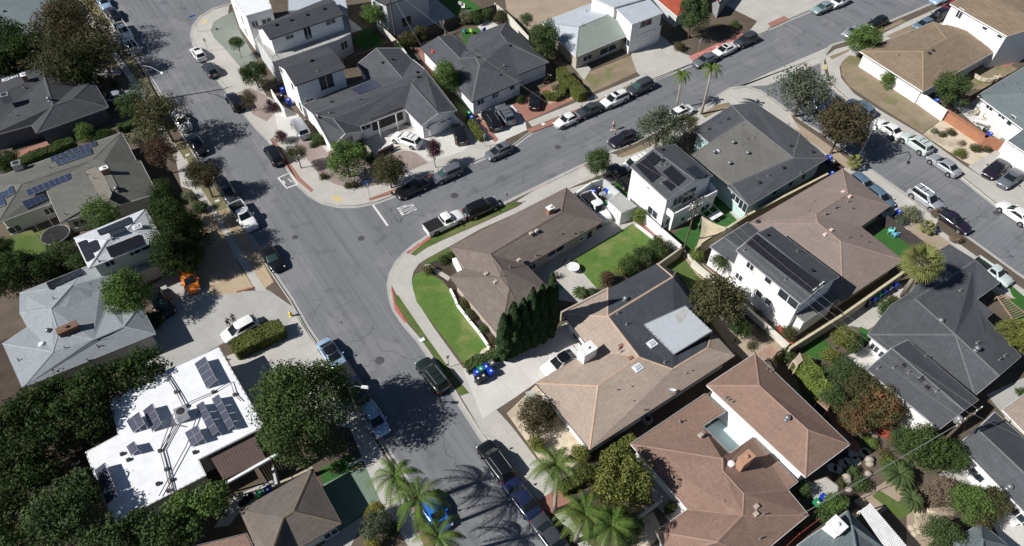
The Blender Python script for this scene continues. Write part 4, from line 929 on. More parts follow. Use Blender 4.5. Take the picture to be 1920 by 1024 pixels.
h.drape('patched_shingles','160,321 180,313 196,330 210,362 204,378 193,378',plain('worn shingles',(.20,.185,.155),.9),.03,.02).on('hvac','38,318').on('chimney','200,325,.9,.6,.8').on('turbine','220,356').on('pipe','95,316 178,336 123,403 163,329')
h.solar('93,295 121,285 124,292 96,303',3,1,m=SOLB).solar('122,283 179,264 182,272 125,291',5,1,m=SOLB).solar('102,302 170,277 173,288 107,311',7,1,m=SOLB).solar('47,356 129,324 137,337 54,368',8,1,m=SOLB).solar('40,377 82,363 89,374 49,392',4,1,m=SOLB).solar('4,361 22,347 28,361 9,372',2,1,m=SOLB).solar('-30,378 2,358 11,384 -20,398',3,1,m=SOLB)
h.win('150,418,1.4,1 30,432,1.4,1 92,395,1,1')
h=House('large pale grey roofed house with brick chimney by the round concrete driveway')
h.block('37,549 160,500 250,468 300,492 187,543 201,574 222,571 229,583 264,571 292,626 42,727 5,644 51,613 37,587'.replace('250,468','297,480'),'A:135,535,4.1 B:96,579,4.4 C:110,624,4.4 D:100,659,4.3 E:175,636,4.3 F:232,612,4.2','01A 0ABd dBCDbc bDa aDCEF9 9F8 8FE765 ECBA45 A1234'.replace('8FE765','8FE567'),roof=S_LG,wall=OFFW,trim=TRIMG,cap=True)
h.on('chimney','132,622,1.9,.8,.7',m=plain('brown brick',(.17,.10,.07),.9),cm=plain('brown brick',(.17,.10,.07),.9)).on('turbine','93,623').on('flat','79,646').on('pipe','171,536 102,561 123,654 184,650 36,676 165,676 203,524')
h.solar('86,530 152,503 157,513 93,543',6,1,m=SOLK)
h.win('238,640,2.4,.6')
h2=h; 
h=House('small two storey house with white metal roof and black solar panels behind the dark cedar')
h.block('139,446 272,392 304,447 166,503','A:237,432 B:200,450','01AB 12A 23BA 30B',5.7,roof=S_WH,wall=OFFW,trim=TRIMW,rz=1.1)
h.solar('181,432 243,406 249,418 187,441',4,1,m=SOLK).solar('203,436 234,425 236,433 209,444',2,1,m=SOLK).solar('198,464 262,439 271,458 208,483',4,1,m=SOLK).solar('145,455 161,449 176,482 162,491',1,2,m=SOLK).solar('165,455 180,449 187,466 174,474',1,1,m=SOLK)
h.on('sky','258,427').on('pipe','186,490 210,448').win('205,492,1,1 251,473,1,.7 263,467,1.4,.7 276,462,.7,.7')
h=House('flat white roofed house covered in tilted solar panels and roof pipes')
h.block('205,750 295,702 410,651 495,800 372,862 386,891 213,981 160,848 222,815','',None,3.4,roof=MEMB,wall=OFFW,trim=TRIMW,over=.35,cap=False)
for q,nx,ny in (('364,682 384,668 407,713 387,729',1,4),('236,789 259,772 271,795 250,812',2,1),('267,770 285,756 303,794 285,810',1,3),('346,811 369,797 381,822 359,838',2,2),('367,760 380,752 410,808 396,820',1,4),('396,748 409,739 439,798 426,808',1,4),('236,837 250,827 259,843 246,855',1,1),('176,882 196,867 215,912 192,925',1,4),('193,927 215,915 221,930 199,947',1,1)):
    h.solar(q,nx,ny,m=SOLG,z=(3.55,4.35,4.35,3.55),frame=TRIMG)
h.on('chimney','209,812,.9,.9,.9',m=WOOD).on('hvac','346,782,'); h.on('flat','310,712')
z=3.5
m=MB()
for s in ('306,698 330,735 345,765 300,845 310,880 321,925','310,697 334,735 350,762 305,843 314,878 324,922','330,770 360,752 400,735 432,715 440,740 452,752','325,776 300,845','375,765 350,835 298,930','322,795 345,800'):
    m.tube([P(u,v,z+.12) for u,v in px(s)],.045,5)
part('roof_conduit',m,plain('roof conduit',(.13,.11,.11),.6),h.root)
m=MB(); 
for u,v in ((330,735),(350,762),(300,845),(322,900),(312,880),(400,735),(316,920),(440,740),(229,851),(241,862),(296,907),(365,848)): c=P(u,v,3.5); m.box(c,(.35,.3,.22),R(30))
part('junction_box',m,DKMET,h.root)
h.win('430,848,1.6,1.2')
# brown shade canopy on the same house
g=MB(); q=[P(u,v,2.9) for u,v in px('392,854 474,809 500,862 419,900')]; 
for i in range(16):
    t0,t1=i/16,(i+.9)/16; g.poly([q[0].lerp(q[1],t0),q[0].lerp(q[1],t1),q[3].lerp(q[2],t1),q[3].lerp(q[2],t0)])
pg=thing('pergola','brown shade canopy with white beam along its edge beside the flat white roof','pergola',V((q[3].x,q[3].y,.12)))
part('canopy',g,plain('brown shade cloth',(.10,.07,.065),.9),pg); g=MB(); e=[P(u,v,3.1) for u,v in px('423,907 522,851 495,799')]
for a,b in zip(e,e[1:]): d=b-a; g.box((a+b)/2,(d.length,.25,.28),math.atan2(d.y,d.x))
part('beam',g,TRIMW,pg)
for p in e+q: part('post',MB().box((p.x,p.y,1.5),(.14,.14,2.9),R(30)),TRIMB,pg)
h=House('brown shingled hip roofed house at the bottom edge beside the green driveway')
h.block('449,957 585,880 640,981 530,1045 490,1050','A:550,959 B:531,970 C:507,1040','01ABC4 12A 23CBA',roof=S_W6,wall=OFFW,trim=TRIMB)
h.on('box','536,954 519,977',m=plain('tan vent',(.42,.36,.31),.8)).on('pipe','541,948').win('620,1000,1.3,1')
h.block('340,1030 462,1000 500,1080 350,1100','',None,2.8,roof=S_RUST,wall=DGW,cap=False)
# --- north block
h=House('white three storey modern house with flat roof and glass railed terrace at the corner')
h.block('425,-20 485,-45 510,16 461,30','',None,6.9,roof=MEMB,wall=WHITE,trim=TRIMW,over=.05,cap=False)
h.block('478,52 615,-4 644,27 506,74','A:490,50,7.3 B:627,2,7.3','0AB1 A32B',6.4,roof=S_DK,wall=WHITE,trim=TRIMD,over=.25,cap=False)
h.block('479,74 510,116 634,74 657,62 650,20 500,40','',None,3.7,roof=CONG,wall=GREYW,trim=TRIMW,over=.05,cap=False)
h.block('540,-12 640,-40 652,18 540,20','',None,5.0,roof=S_SIL,wall=GREYW,over=.1,cap=False)
h.on('box','518,47 546,38 576,28 608,17').on('pipe','582,17')
h.win('442,14,.9,.5 455,37,.6,1.6 462,60,.6,1.6 543,69,1.3,.6 577,62,1.2,1.9 620,41,1.6,.7 645,85,1.3,1.4 478,45,1,1 500,40,1.6,1'); 
m=MB(); rr=[P(u,v,4.7) for u,v in px('481,66 510,106 634,65')]
for a,b in zip(rr,rr[1:]):
    n=int((b-a).length/1.5)
    m.tube([a,b],.02,5)
    for i in range(n+1): p=a.lerp(b,i/n); m.tube([p,p-V((0,0,1))],.015,4)
part('terrace_rail',m,DKMET,h.root)
h=House('white two storey house with dark grey gable roof beside the blue bins')
h.block('517,119 615,88 648,127 553,161','A:533,128,6.8 B:628,98,6.8','0AB1 A32B',5.8,roof=S_DK,wall=WHITE,trim=TRIMD,over=.25,cap=False)
h.win('612,154,2.2,2.2 528,132,.7,1 549,162,.7,1.2 564,200,.8,1.8 580,188,1.1,.4').on('box','584,114').on('pipe','595,133')
h=House('wide dark grey gabled house with attached garage and three bay carport')
h.block('566,197 775,112 857,207 822,212 790,236 759,205 675,237 680,246 648,250 622,277','A:587,214,4.9 B:797,130,4.9 C:772,157,4.6 D:822,211,4.4 E:625,222,4.3 F:648,250,4.2','01BA ABC56E B2DC CD45 E67F AEF9'.replace('ABC56E','ABC56E'),roof=S_SL,wall=WHITE,trim=TRIMW,over=.4) if 0 else None
h.block('566,197 775,112 857,207 790,236 759,205 675,237 680,246 622,277','A:587,214,4.8 B:797,130,4.8 C:772,157,4.7 D:822,212,4.3 E:625,222,4.4 F:648,250,4.2','01BA ABC45E B2DC CD34 E56F AEF7',roof=S_SL,wall=WHITE,trim=TRIMW,over=.35)
h.block('669,120 750,90 800,140 700,165','A:706,90,4.5 B:757,149,4.7','0AB3 A12B',roof=S_SL,wall=WHITE,trim=TRIMW,over=.35)
h.on('box','784,145 783,136 718,118 736,112 623,192').on('pipe','675,188 803,161 634,179 618,211 594,215 642,177').win('828,234,4.4,1.7',kind='garage_door').win('804,238,.9,.3 817,233,.9,.3 830,227,.9,.3 842,222,.9,.3').win('685,238,1.6,.8 655,262,1.2,1').win('597,225,.6,1.6').win('715,228,2.9,2.1 742,217,2.2,2.1',kind='carport_opening',frame=DKW)  # carport bays: dark panels on the wall paint in the shade of the recess
h.drape('solar_heater','657,167 699,150 715,161 673,177',SOL,.1)
m=MB(); 
for u,v in ((709,228),(742,214)): p=P(u,v,3.0); m.box((p.x,p.y,1.5),(.16,.16,2.9),R(30))
part('carport_post',m,TRIMW,h.root)
h=House('dark grey cross hipped house with row of cars along its brick edged drive')
h.block('788,89 812,68 857,66 876,87 877,70 949,42 1030,117 972,140 981,151 885,192','A:900,123 B:892,107 C:950,79 D:938,62 E:822,68,4.3 G:863,110,4.3','0EGBA9 E23G G345DCB 56CD 67CBA89'.replace('67CBA89','6CBA987'),roof=S_SL,wall=WHITE,trim=TRIMD,over=.4) if 0 else None
h.block('788,89 857,66 876,87 877,70 949,42 1030,117 972,140 981,151 885,192','A:900,123 B:892,107 C:950,79 D:938,62 E:822,68,4.3 G:863,110,4.4','0EGBA8 E12G G234DCB 45CD 5CBA876',roof=S_SL,wall=WHITE,trim=TRIMD,over=.4)
h.on('pipe','803,90 865,130 890,120 911,116 945,122 892,72 898,110').on('box','897,108 939,142 875,96 956,86').win('901,191,1.2,.8 929,178,1.2,.8 960,164,.9,.7').on('flat','812,98',m=plain('red roof vent',(.5,.06,.04),.7))
h=House('pale two storey house with grey walls behind the tall pole at the top edge')
h.block('692,-6 723,9 804,-18 780,-60 690,-60','',None,5.8,roof=S_SL,wall=GREYW,trim=TRIMD,over=.2,cap=False)
h.win('702,6,.6,.9 716,14,.7,.9 762,40,1.8,1.8').win('716,34,1,1.8',kind='door')
h=House('pale grey and green roofed house with white two storey wing and garage')
h.block('1015,42 1113,4 1192,60 1080,107','A:1086,50 B:1140,28','01BA:1 12B AB23 30A:1',roof=S_GN,wall=BEIGE,trim=TRIMW,alt=S_SIL)
h.block('1155,16 1212,-8 1244,24 1185,46','',None,5.6,roof=S_SIL,wall=WHITE,trim=TRIMW,over=.2,cap=False)
h.block('1107,-6 1180,-40 1208,-2 1152,14','',None,5.9,roof=S_SIL,wall=WHITE,trim=TRIMW,over=.2,cap=False)
h.block('1186,60 1240,42 1242,46 1190,66','',None,3.2,roof=S_SLG,wall=WHITE,trim=TRIMG,over=.1,cap=False)
h.win('1211,70,4.4,2.0',kind='garage_door').win('1211,43,2.4,1.1 1101,108,1.8,1 1140,92,3.6,1.2 1176,78,1.6,1.2').on('pipe','1100,22 1092,48')
h.win('1120,118,9,.9',kind='stone_skirt',frame=STONE)
h=House('red tile roofed house behind the round olive tree at the top edge')
h.block('1215,-15 1270,-80 1400,-60 1350,2 1270,31','A:1290,-25 B:1335,-42','01BA 12B 234AB 40A'.replace('234AB','23BA4').replace('40A','40A'),roof=S_RED,wall=GREYW,trim=TRIMW)
# --- centre block
h=House('brown L shaped ranch house on the street corner with white edged lawn')
h.block('843,463 1062,352 1132,415 987,497 1040,552 985,605 938,632 843,519 872,503','A:1053,398 B:919,476 C:941,504 D:938,520 E:955,541','01AB 12A 23CBA 80BCD7 7DE6 654E 43CDE'.replace('654E','65E').replace('43CDE','543CDE'),roof=S_BR,wall=BEIGE,trim=TRIMB)
h.on('chimney','1031,400,.75,.6,.9').on('box','996,438 912,514 929,529 1006,433 973,488',m=plain('tan vent',(.42,.34,.29),.8)).on('pipe','943,520 956,501 1052,440 1075,439 1085,436 1005,480 988,520 967,532').win('1042,470,2.6,.9 1050,466,1,.8 1105,440,.9,1.4 1090,447,.7,.5 998,500,1,1')
m=MB(); 
h=House('tan shingled hip roofed house with blue black roof section and pale flat patch')
h.block('1055,588 1140,543 1232,494 1267,510 1297,548 1335,621 1378,667 1106,843 1005,718 1107,655','A:1140,593 B:1262,519 C:1199,670 D:1122,723 P:1261,692,4.3 Q:1328,652,4.0','89CD8? 01A 9 12BA:1 23B:1 AB345QPC:1 7DCPQ56 87D 89CD 90AC'.replace('89CD8? ','').replace(' 9 ',' '),roof=S_TAN,wall=WHITE,trim=TRIMD,alt=S_BK)
h.block('1207,608 1285,573 1335,621 1264,664','',None,4.2,roof=PATCH,wall=TRIMD,trim=TRIMG,over=.05,cap=False,zb=2.5,thick=.1)
h.drape('roof_stain','1266,593 1272,583 1282,578 1288,582 1285,594 1276,604 1268,606',plain('roof stain',(.40,.39,.37),.8),.02,.01).on('chimney','1099,671,1.6,1.1,1.7',m=WHITE).on('sky','1222,646 1195,691').on('dish','1258,740').on('turbine','1172,563').on('pipe','1158,588 1175,608 1161,655 1165,660 1296,698 1286,703 1208,770 1157,733 1184,728 1265,560 1246,680 1243,585 1241,592 1187,755').on('box','1164,649 1182,672',m=BRICK)
h.win('1083,640,1.8,.8')
h=House('rust shingled U shaped house wrapped around a pale blue courtyard pool')
h.block('1325,722 1416,662 1594,833 1511,895','A:1424,723 B:1515,806','01A 12BA 23B 30AB',4.3,roof=S_RUST,wall=WHITE,trim=TRIMW)
h.block('1182,832 1322,738 1360,772 1317,798 1369,850 1412,819 1496,903 1477,918 1516,965 1420,1045 1250,1040 1230,996 1289,955','A:1355,860 B:1356,883 C:1395,926 D:1393,966 E:1345,1015','01234A 0ABCDc cDEb bEa a9E 4567CBA 78DC 89ED',roof=S_RUST,wall=WHITE,trim=TRIMW)
h.on('chimney','1391,872,1.3,.75,1.6',m=plain('tan brick',(.42,.24,.16),.9),cm=plain('tan brick',(.42,.24,.16),.9)).on('turbine','1475,786').on('flat','1371,870').on('pipe','1361,747 1366,751 1275,790 1345,938 1357,942 1425,1010 1432,965 1365,688 1438,692 1446,697 1373,755').on('box','1314,816 1418,950 1417,964',m=plain('tan vent',(.42,.34,.29),.8))
h.win('1405,790,1.4,1 1415,797,1,1')
h.root['label']=h.label
pool=MB().poly([P(u,v,.30) for u,v in px('1316,808 1366,775 1416,822 1370,852')]); 
solo('courtyard_pool',pool,plain('pool water',(.58,.76,.78),.25,.4,var=.04),kind='structure')
h=House('white two storey house under construction with tar strips and slate gable roof')
h.label='tall white two storey house with long black solar strip on its slate gable roof'
h.block('1380,469 1447,424 1574,519 1502,570','A:1420,436,7.0 B:1544,535,7.0','0AB3 A12B',5.9,roof=S_SL,wall=WHITE,trim=TRIMG,over=.25)
h.block('1331,462 1402,416 1442,455 1378,495','A:1358,444,4.2 B:1402,479,4.2','0AB3 A12B',3.4,roof=S_SL,wall=WHITE,trim=TRIMG,over=.2)
h.block('1490,588 1556,545 1572,560 1509,604','',None,3.2,roof=S_MG,wall=WHITE,trim=TRIMG,over=.15,cap=False)
h.root['label']=h.label
h.solar('1396,455 1417,437 1543,533 1521,551',11,1,m=SOLK,frame=DKMET).on('pipe','1395,470 1472,525 1494,472').on('box','1438,441 1522,508').win('1407,499,1,.9 1386,519,1,.9 1424,551,.9,.9 1441,565,.9,.9 1441,525,.9,.9 1479,558,2.6,1.6 1525,548,.7,1.4 1537,538,.7,1.4')
h=House('mauve brown hip roofed house beside the artificial turf yard')
h.block('1400,420 1580,316 1670,386 1614,425 1695,488 1580,564','A:1590,363 B:1530,401 C:1534,418 D:1577,453','01ABC 12A 23CBA 34DC 45D 50CD'.replace('23CBA','23CBA'),roof=S_MAU,wall=BEIGE,trim=TRIMB)
h.on('box','1581,360 1593,369 1558,432 1547,440',m=plain('pink tan vent',(.62,.47,.42),.8)).on('pipe','1526,380 1548,400 1566,388 1590,378 1597,391 1590,445 1625,454 1515,399 1610,443 1423,412'); h.on('flat','1421,417',m=DKMET)
h=House('wide dark grey roofed house with flat brownish top and pale aqua side wall')
h.block('1300,243 1372,197 1415,192 1500,250 1552,297 1405,386 1362,348 1295,291 1330,268','B:1398,224,4.1 C:1488,296,4.1 D:1372,345,4.0','01B8 123CB 34C 45DC 56D 8BCD67:1',3.4,roof=S_SL,wall=AQUA,trim=TRIMG,alt=S_MG)
h.on('turbine','1339,288 1374,270 1401,290 1367,309').on('box','1330,243 1351,233 1366,224 1482,274 1524,286 1469,315 1424,343').on('pipe','1412,258 1478,235 1390,235 1501,325 1400,262 1488,283 1440,330').win('1506,331,.8,1 1482,345,.8,1 1452,360,.8,1 1380,370,1.5,1.3 1394,384,1.4,1.8'); h.on('flat','1345,285')
h=House('tall white two storey house with black solar panels and walled rear balcony')
h.block('1182,312 1265,270 1337,330 1251,375','A:1225,279,6.9 B:1303,337,6.9','0AB3 A12B',5.8,roof=S_SL,wall=WHITE,trim=TRIMG,over=.2)
h.block('1248,386 1264,402 1345,358 1331,342','',None,3.1,roof=CONG,wall=WHITE,trim=TRIMW,over=.03,cap=False)
h.solar('1191,310 1210,297 1240,328 1222,342',2,3,m=SOLK).solar('1210,296 1224,284 1240,297 1225,311',2,2,m=SOLK).solar('1242,322 1259,310 1286,334 1270,349',2,2,m=SOLK).solar('1242,343 1253,335 1267,349 1257,357',1,1,m=SOLK).solar('1285,317 1302,309 1316,323 1307,334',2,2,m=SOLK).solar('1310,317 1325,327 1322,333 1309,335',1,1,m=SOLK)
h.on('box','1241,281 1243,302').on('pipe','1242,295 1238,310 1240,343 1248,310').win('1224,398,1.8,1.2 1246,418,1.2,1 1216,352,.5,.3 1270,376,1.6,1.4 1291,366,2.2,2 1321,390,1.4,1.2 1280,410,.6,.6')
wl=[P(u,v,4.0) for u,v in px('1249,388 1264,401 1345,357 1333,344')]; m=MB()
for a,b in zip(wl,wl[1:]): d=b-a; m.box(((a.x+b.x)/2,(a.y+b.y)/2,3.55),(d.length+.15,.15,.95),math.atan2(d.y,d.x))
part('balcony_parapet',m,WHITE,h.root)
h=House('white flat roofed garden shed between the old truck and the tall white house',cat='shed',name='shed')
h.block('1140,376 1161,360 1193,387 1165,399','',None,2.4,roof=plain('felt shed roof',(.36,.36,.35),.8),wall=WHITE,trim=TRIMW,over=.04,cap=False)
h=House('big slate grey roofed house with round roof vents under the fan palm')
h.block('1627,627 1670,572 1705,550 1762,468 1780,458 1830,488 1875,530 1832,561 1862,586 1849,597 1915,668 1829,741 1662,655','A:1716,560,4.4 B:1792,627,4.7 C:1874,704,4.4','012AB A56789aCB 2345A BCb 0Bbc',roof=S_SL,wall=WHITE,trim=TRIMG)
h.block('1625,692 1668,655 1701,637 1835,750 1762,805','A:1672,652,4.6 B:1808,769,4.5','01A? 0AB4 A23B'.replace('01A? ',''),3.5,roof=S_SL,wall=WHITE,trim=TRIMG) if 0 else None
h.block('1625,692 1701,637 1835,750 1762,805','A:1672,652,4.9 B:1808,769,4.8','0AB3 A12B',3.9,roof=S_SL,wall=WHITE,trim=TRIMG,over=.3)
h.on('turbine','1762,604 1830,656').on('pipe','1800,545 1832,643 1873,675 1883,668 1735,668 1646,691 1675,689 1670,735 1725,708 1703,699 1755,734').on('box','1694,686 1727,712 1739,726').win('1640,652,1,1 1657,666,1,1')
h.drape('roof_strip','1712,645 1715,645 1833,742 1829,742',TAR,.05)
h=House('long slate grey roofed house beneath the bottom right power pole')
h.block('1797,833 1865,772 2010,900 1945,985','A:1832,803 B:1978,940','0AB3 A12B',3.2,roof=S_SL,wall=WHITE,trim=TRIMW)
h.on('pipe','1890,913 1805,833 1845,800').on('turbine','1890,915').win('1818,880,2.2,1 1832,890,1.4,1 1910,965,1.4,1')
h=House('tan roofed house corner at the right edge above the slate roofs')
h.block('1880,768 1935,728 2000,800 1945,835','',None,3.2,roof=S_TAN,wall=BEIGE,trim=TRIMW,cap=False)
h=House('blue grey roofed house with square white chimney at the bottom edge')
h.block('1495,1022 1590,957 1660,1030 1600,1090 1520,1090','A:1598,985 B:1612,1070','01AB4 12A 23BA 34B',roof=S_SLG,wall=GREYW,trim=TRIMW)
h.on('chimney','1559,995,1.2,1.2,1.3',m=WHITE)
h=House('slate hip roof corner between the bottom right shrubs')
h.block('1787,1012 1840,980 1892,1024 1850,1090 1800,1080','A:1843,1010 B:1840,1060','01AB4 12A 23BA 34B',roof=S_SLG,wall=GREYW,trim=TRIMG)
# --- right hand block
h=House('ochre shingled hip roofed corner house with white side wall and dry lawn')
h.block('1612,96 1750,41 1769,47 1785,43 1834,51 1870,94 1731,172','A:1731,96 B:1775,73 D:1806,60,4.1','01BA 1234DB 45D 56ABD 60A',roof=S_OC,wall=WHITE,trim=TRIMW)
h.on('pipe','1752,78 1684,105 1775,100 1785,55').on('flat','1749,96 1776,82 1742,101',m=TAR)
h=House('white two storey house with long brown roof at the top right corner')
h.block('1781,7 1860,-50 2000,30 1889,68','A:1835,-20,6.9 B:1960,46,6.9','0AB3 A12B',6.0,roof=S_OC,wall=WHITE,trim=TRIMW,over=.3,cap=False)
h.win('1847,53,.9,.5 1875,68,.9,.5').win('1800,25,1,1.6')
h=House('light grey roofed house behind the white walled patio at the right edge')
h.block('1832,179 1925,122 2030,190 1945,262','A:1925,174 B:1965,200','01A 12BA 23B 30AB',roof=S_LG if 0 else S_SLG,wall=WHITE,trim=TRIMW)
h.block('1887,266 1930,235 1990,280 1945,305','',None,2.9,roof=S_SLG,wall=WHITE,trim=TRIMW,over=.2,cap=False)
h.win('1857,200,1.2,1 1880,216,1.2,1 1896,226,.8,1.6').win('1905,290,4.4,2',kind='garage_door').on('pipe','1877,158 1904,157 1910,168')
# ================================================================== TREES AND PLANTS
T=tree; G1='trees in the dark hedge mass at the lower left'
T('huge round dark green tree beside the lower street, over the parked blue car',575,768,88,5.2,'ficus',rz=4.8,leaf=.26,dens=2.2,squash=1.12,lump=.14)
hedge('big flat topped clipped hedge beside the white car with dark bonnet','443,646 482,628 520,611',2.1,1.5,'hedge')
for l,u,v,r,k,cz in (
 ('dark tree at the right end of the row behind the white roofed house',275,690,40,'ficus',3.6),('dark tree second from the right end of that lower left row',228,712,42,'ficus',3.6),
 ('dark tree in the middle of the row below the pale grey roof',178,722,42,'ficus',4.0),('dark tree left of the flat white roof top corner',165,762,44,'ficus',4.2),
 ('dark tree at the pale grey roof lower corner',118,742,44,'ficus',4.0),('dark tree beside the brick chimney of the flat white roof',172,800,38,'ficus',3.6),
 ('dark tree on the left edge below the pale concrete yard',62,768,48,'ficus',4.4),('dark tree on the left edge, lowest of the upper clump',18,800,50,'ficus',4.4),
 ('dark tree deep inside the lower left mass',105,800,50,'ficus',4.2),('very dark tree left of the lone roof panel',60,850,56,'dark',4.2),
 ('dark tree on the left edge at mid height of the mass',8,880,52,'dark',4.2),('dark tree above the olive crowned one',58,915,54,'dark',4.0),
 ('dark tree cut by the left edge near the bottom',0,975,60,'dark',4.0),('bright topped green tree at the lower left, biggest of the mass',118,965,66,'mid',5.0),
 ('green tree just left of the flat white roof bottom corner',150,925,42,'mid',4.4),('dark tree touching the bottom edge at the lower left',60,1015,50,'dark',4.0),
 ('green tree on the bottom edge below the flat white roof',205,1012,48,'mid',4.0),('round green tree under the flat white roof bottom wall',262,985,38,'mid',3.6),
 ('green tree between the two on the bottom wall of the white roof',305,1000,42,'mid',3.6),('yellowish green tree in front of the white building lower wall',345,955,36,'bright',3.4),
 ('tall yellowish green tree beside the brown shade canopy',400,938,36,'bright',3.8),('dark shrub tree above the brown bottom roof',355,990,34,'mid',3.0)):
    T(l,u,v,r,cz,'dark' if k=='ficus' else k,group=G1,dens=1.35,leaf=.28)
G2='trees behind the top left houses'
for l,u,v,r,k,cz,d in (
 ('large bronze brown tree at the top left beside the street',140,50,66,'brown',4.6,1.2),('olive brown tree in front of the bronze one',115,118,52,'olive',4.6,1.1),('olive tree nearest the parked white pickup at the top left',185,95,40,'olive',4.2,1.0),
 ('dark green tree left of the olive trees above the hip roof',45,95,48,'dark',4.4,1.3),('dark green tree at the left edge under the grey flat roof',0,80,48,'dark',4.2,1.3),('dark green tree on the left edge by the hip roof',-5,118,38,'dark',4.0,1.3),('dark green tree between hip roof and front path',150,140,34,'dark',3.4,1.2)):
    T(l,u,v,r,cz,k,group=G2,dens=d,leaf=.30)
T('olive brown street tree over the white car on the left kerb',302,218,46,4.6,'olive',dens=1.35); T('small bright green tree beside the driveway left of the street tree',248,200,28,3.6,'mid'); T('reddish tree below the olive street tree',300,288,31,3.6,'red')
T('bronze green round tree on the verge by the parked dark van',381,331,31,3.8,'brown'); T('bare pale tree beside the top left utility pole',268,172,24,2.6,'grey',dens=.45); T('sprawling pale yellow ornamental grass beside the reddish tree',268,253,28,.9,'sage',name='shrub',cat='shrub')
G3='dark conifers beside the orange car'
T('dark conifer touching the grey brown roof corner',318,387,27,4.2,'dark',rz=4.2,group=G3,dens=1.7); T('tallest dark conifer beside the white metal roof',328,432,38,4.4,'dark',rz=4.6,group=G3,dens=1.7); T('dark conifer just above the orange car',325,478,34,3.8,'dark',rz=3.8,group=G3,dens=1.7); T('dark conifer nearest the street walk',362,440,29,3.4,'dark',rz=3.6,group=G3,dens=1.6); T('low dark conifer spreading over the gravel bed',352,485,30,3.2,'dark',group=G3)
bush('dense round clipped bush at the top of the gravel bed',374,388,17,'mid'); T('feathery yellow green tree behind the white metal roof',188,402,36,3.6,'bright',dens=.9); T('grey green tree left of the feathery one by the white metal roof corner',212,425,28,3.2,'mid',dens=1.1)
T('bright lime tree over the corner of the pale grey roof',240,550,40,4.2,'bright',rz=2.8,dens=1.6); bush('leafy bush on the right side of the left garden lawn',120,478,36,'mid',h=2.6); bush('leafy bush beside the white metal roof lower corner',148,500,24,'mid',h=2.4); T('dark tree below the left garden lawn',30,505,38,3.0,'dark'); T('dark tree left of the garden lawn',-2,468,26,3.0,'dark'); bush('dark bush beside the black car by the lime tree',285,600,22,'dark')
hedge('long dark hedge with yellow patches along the brick side path','30,302 78,283 130,262',1.7,1.8,'ficus'); bush('dark bush at the left end of the side path hedge',10,305,28,'dark'); bush('bright shrub beside the front of the hip roofed house',160,250,19,'bright',h=2.2); bush('dark bush on the left house walk',200,258,22,'dark'); hedge('short clipped hedge across the top left front yard','222,235 258,225',1.2,1.2,'mid')
for l,u,v,r in (('round dark bush on the upper left front path',188,148,9),('second round bush of the upper left front yard',216,155,9),('low bush at the roof corner of the upper left front yard',178,165,8)): bush(l,u,v,r,'mid')
bush('spiky ornamental grass tuft on the left front walk',352,368,13,'sage')
# north side
T('bright yellow green tree in the corner mauve gravel bed',648,297,37,3.4,'bright',rz=2.6); T('dense olive green tree at the junction corner bed',729,322,31,3.0,'olive',rz=2.2,dens=2.0); T('small olive street tree on the red kerb strip',556,287,20,2.8,'olive',dens=1.2); T('slim purple leaved street tree beside the dark parked car',814,284,14,3.0,'purple',rz=2.0)
bush('dark red leaved bush at the top of the corner bed',527,257,12,'purple',h=1.5); bush('dark bushes next to the silver driveway car',598,262,13,'mid'); bush('green bush under the left gable',672,268,16,'mid'); bush('bush below the carport box planter',690,298,15,'dark'); bush('rusty shrub by the corner signs',652,347,8,'brown'); bush('sage shrub beside the rusty shrub at the corner',664,347,8,'olive'); bush('small brown shrub in the corner bed near the pavement',606,330,8,'brown'); bush('tiny dark bush on the bed by the white driveway',587,272,7,'dark'); bush('second tiny dark bush on the bed by the driveway',588,258,8,'mid')
T('small dark round tree on the sage turf by the white modern house',444,82,14,2.6,'mid',dens=1.8); T('wide dark tree in the bed below the white modern house',477,138,27,2.6,'dark'); T('small dry brown street tree by the black jeep',468,184,16,2.4,'brown',dens=.9); bush('dark plum bush in the bed by the silver driveway car',513,202,11,'purple'); bush('tiny plum bush beside the white side wall',504,191,5,'purple')
T('bright green tree between the two white houses at the top',700,28,24,3.4,'bright'); T('bright green conifer casting shadow on the dark roof',836,148,25,3.4,'bright',rz=3.0,dens=2.0)
for l,u,v,r,k in (('dry olive bush left of the bare tree behind the fence',765,75,18,'olive'),('dry olive bush right behind the back fence',790,62,16,'olive'),('dark leafy bush behind the red roof vent',752,90,14,'dark'),('light green round bush by the teal garden chair',872,33,15,'sage'),('green bush beside the light green round one',893,35,12,'mid'),('green bush next to the small white patio',915,27,13,'mid'),('feathery green bush against the long white wall',938,32,16,'olive')): bush(l,u,v,r,k,h=1.8)
def baretree(label,u,v,h,r):
    b=P(u,v,.12); root=thing('bare_tree',label,'tree',b); m=MB(); rg=random.Random(4)
    def br(p,d,L,rr,n):
        e=p+d*L; m.tube([p,e],[rr,rr*.6],5,cap=False)
        if n: 
            for _ in range(3): 
                q=(d+V((rg.uniform(-1,1),rg.uniform(-1,1),rg.uniform(-.1,.6)))*.75).normalized(); br(e,q,L*.72,rr*.6,n-1)
    br(b,V((0,0,1)),h*.3,.1,4); part('trunk',m,plain('pale bare bark',(.38,.34,.31),.9),root)
baretree('pale leafless tree behind the dark cross hipped roof',835,66,3.2,1)
T('dense yellowish green tree at the side of the sage roof',1022,76,29,3.8,'mid',rz=3.4,dens=2.0); T('small multi stemmed tree in the dry back yard',988,37,15,2.4,'mid',dens=.9); T('big olive round tree in front of the red tiled roof',1300,28,28,4.4,'mid',rz=3.6,dens=2.0); bush('round clipped ball bush on the dry yard',1378,47,10,'mid',dens=2.2); bush('dry brown shrubs edging the upper driveway',1275,88,13,'brown',h=.9)
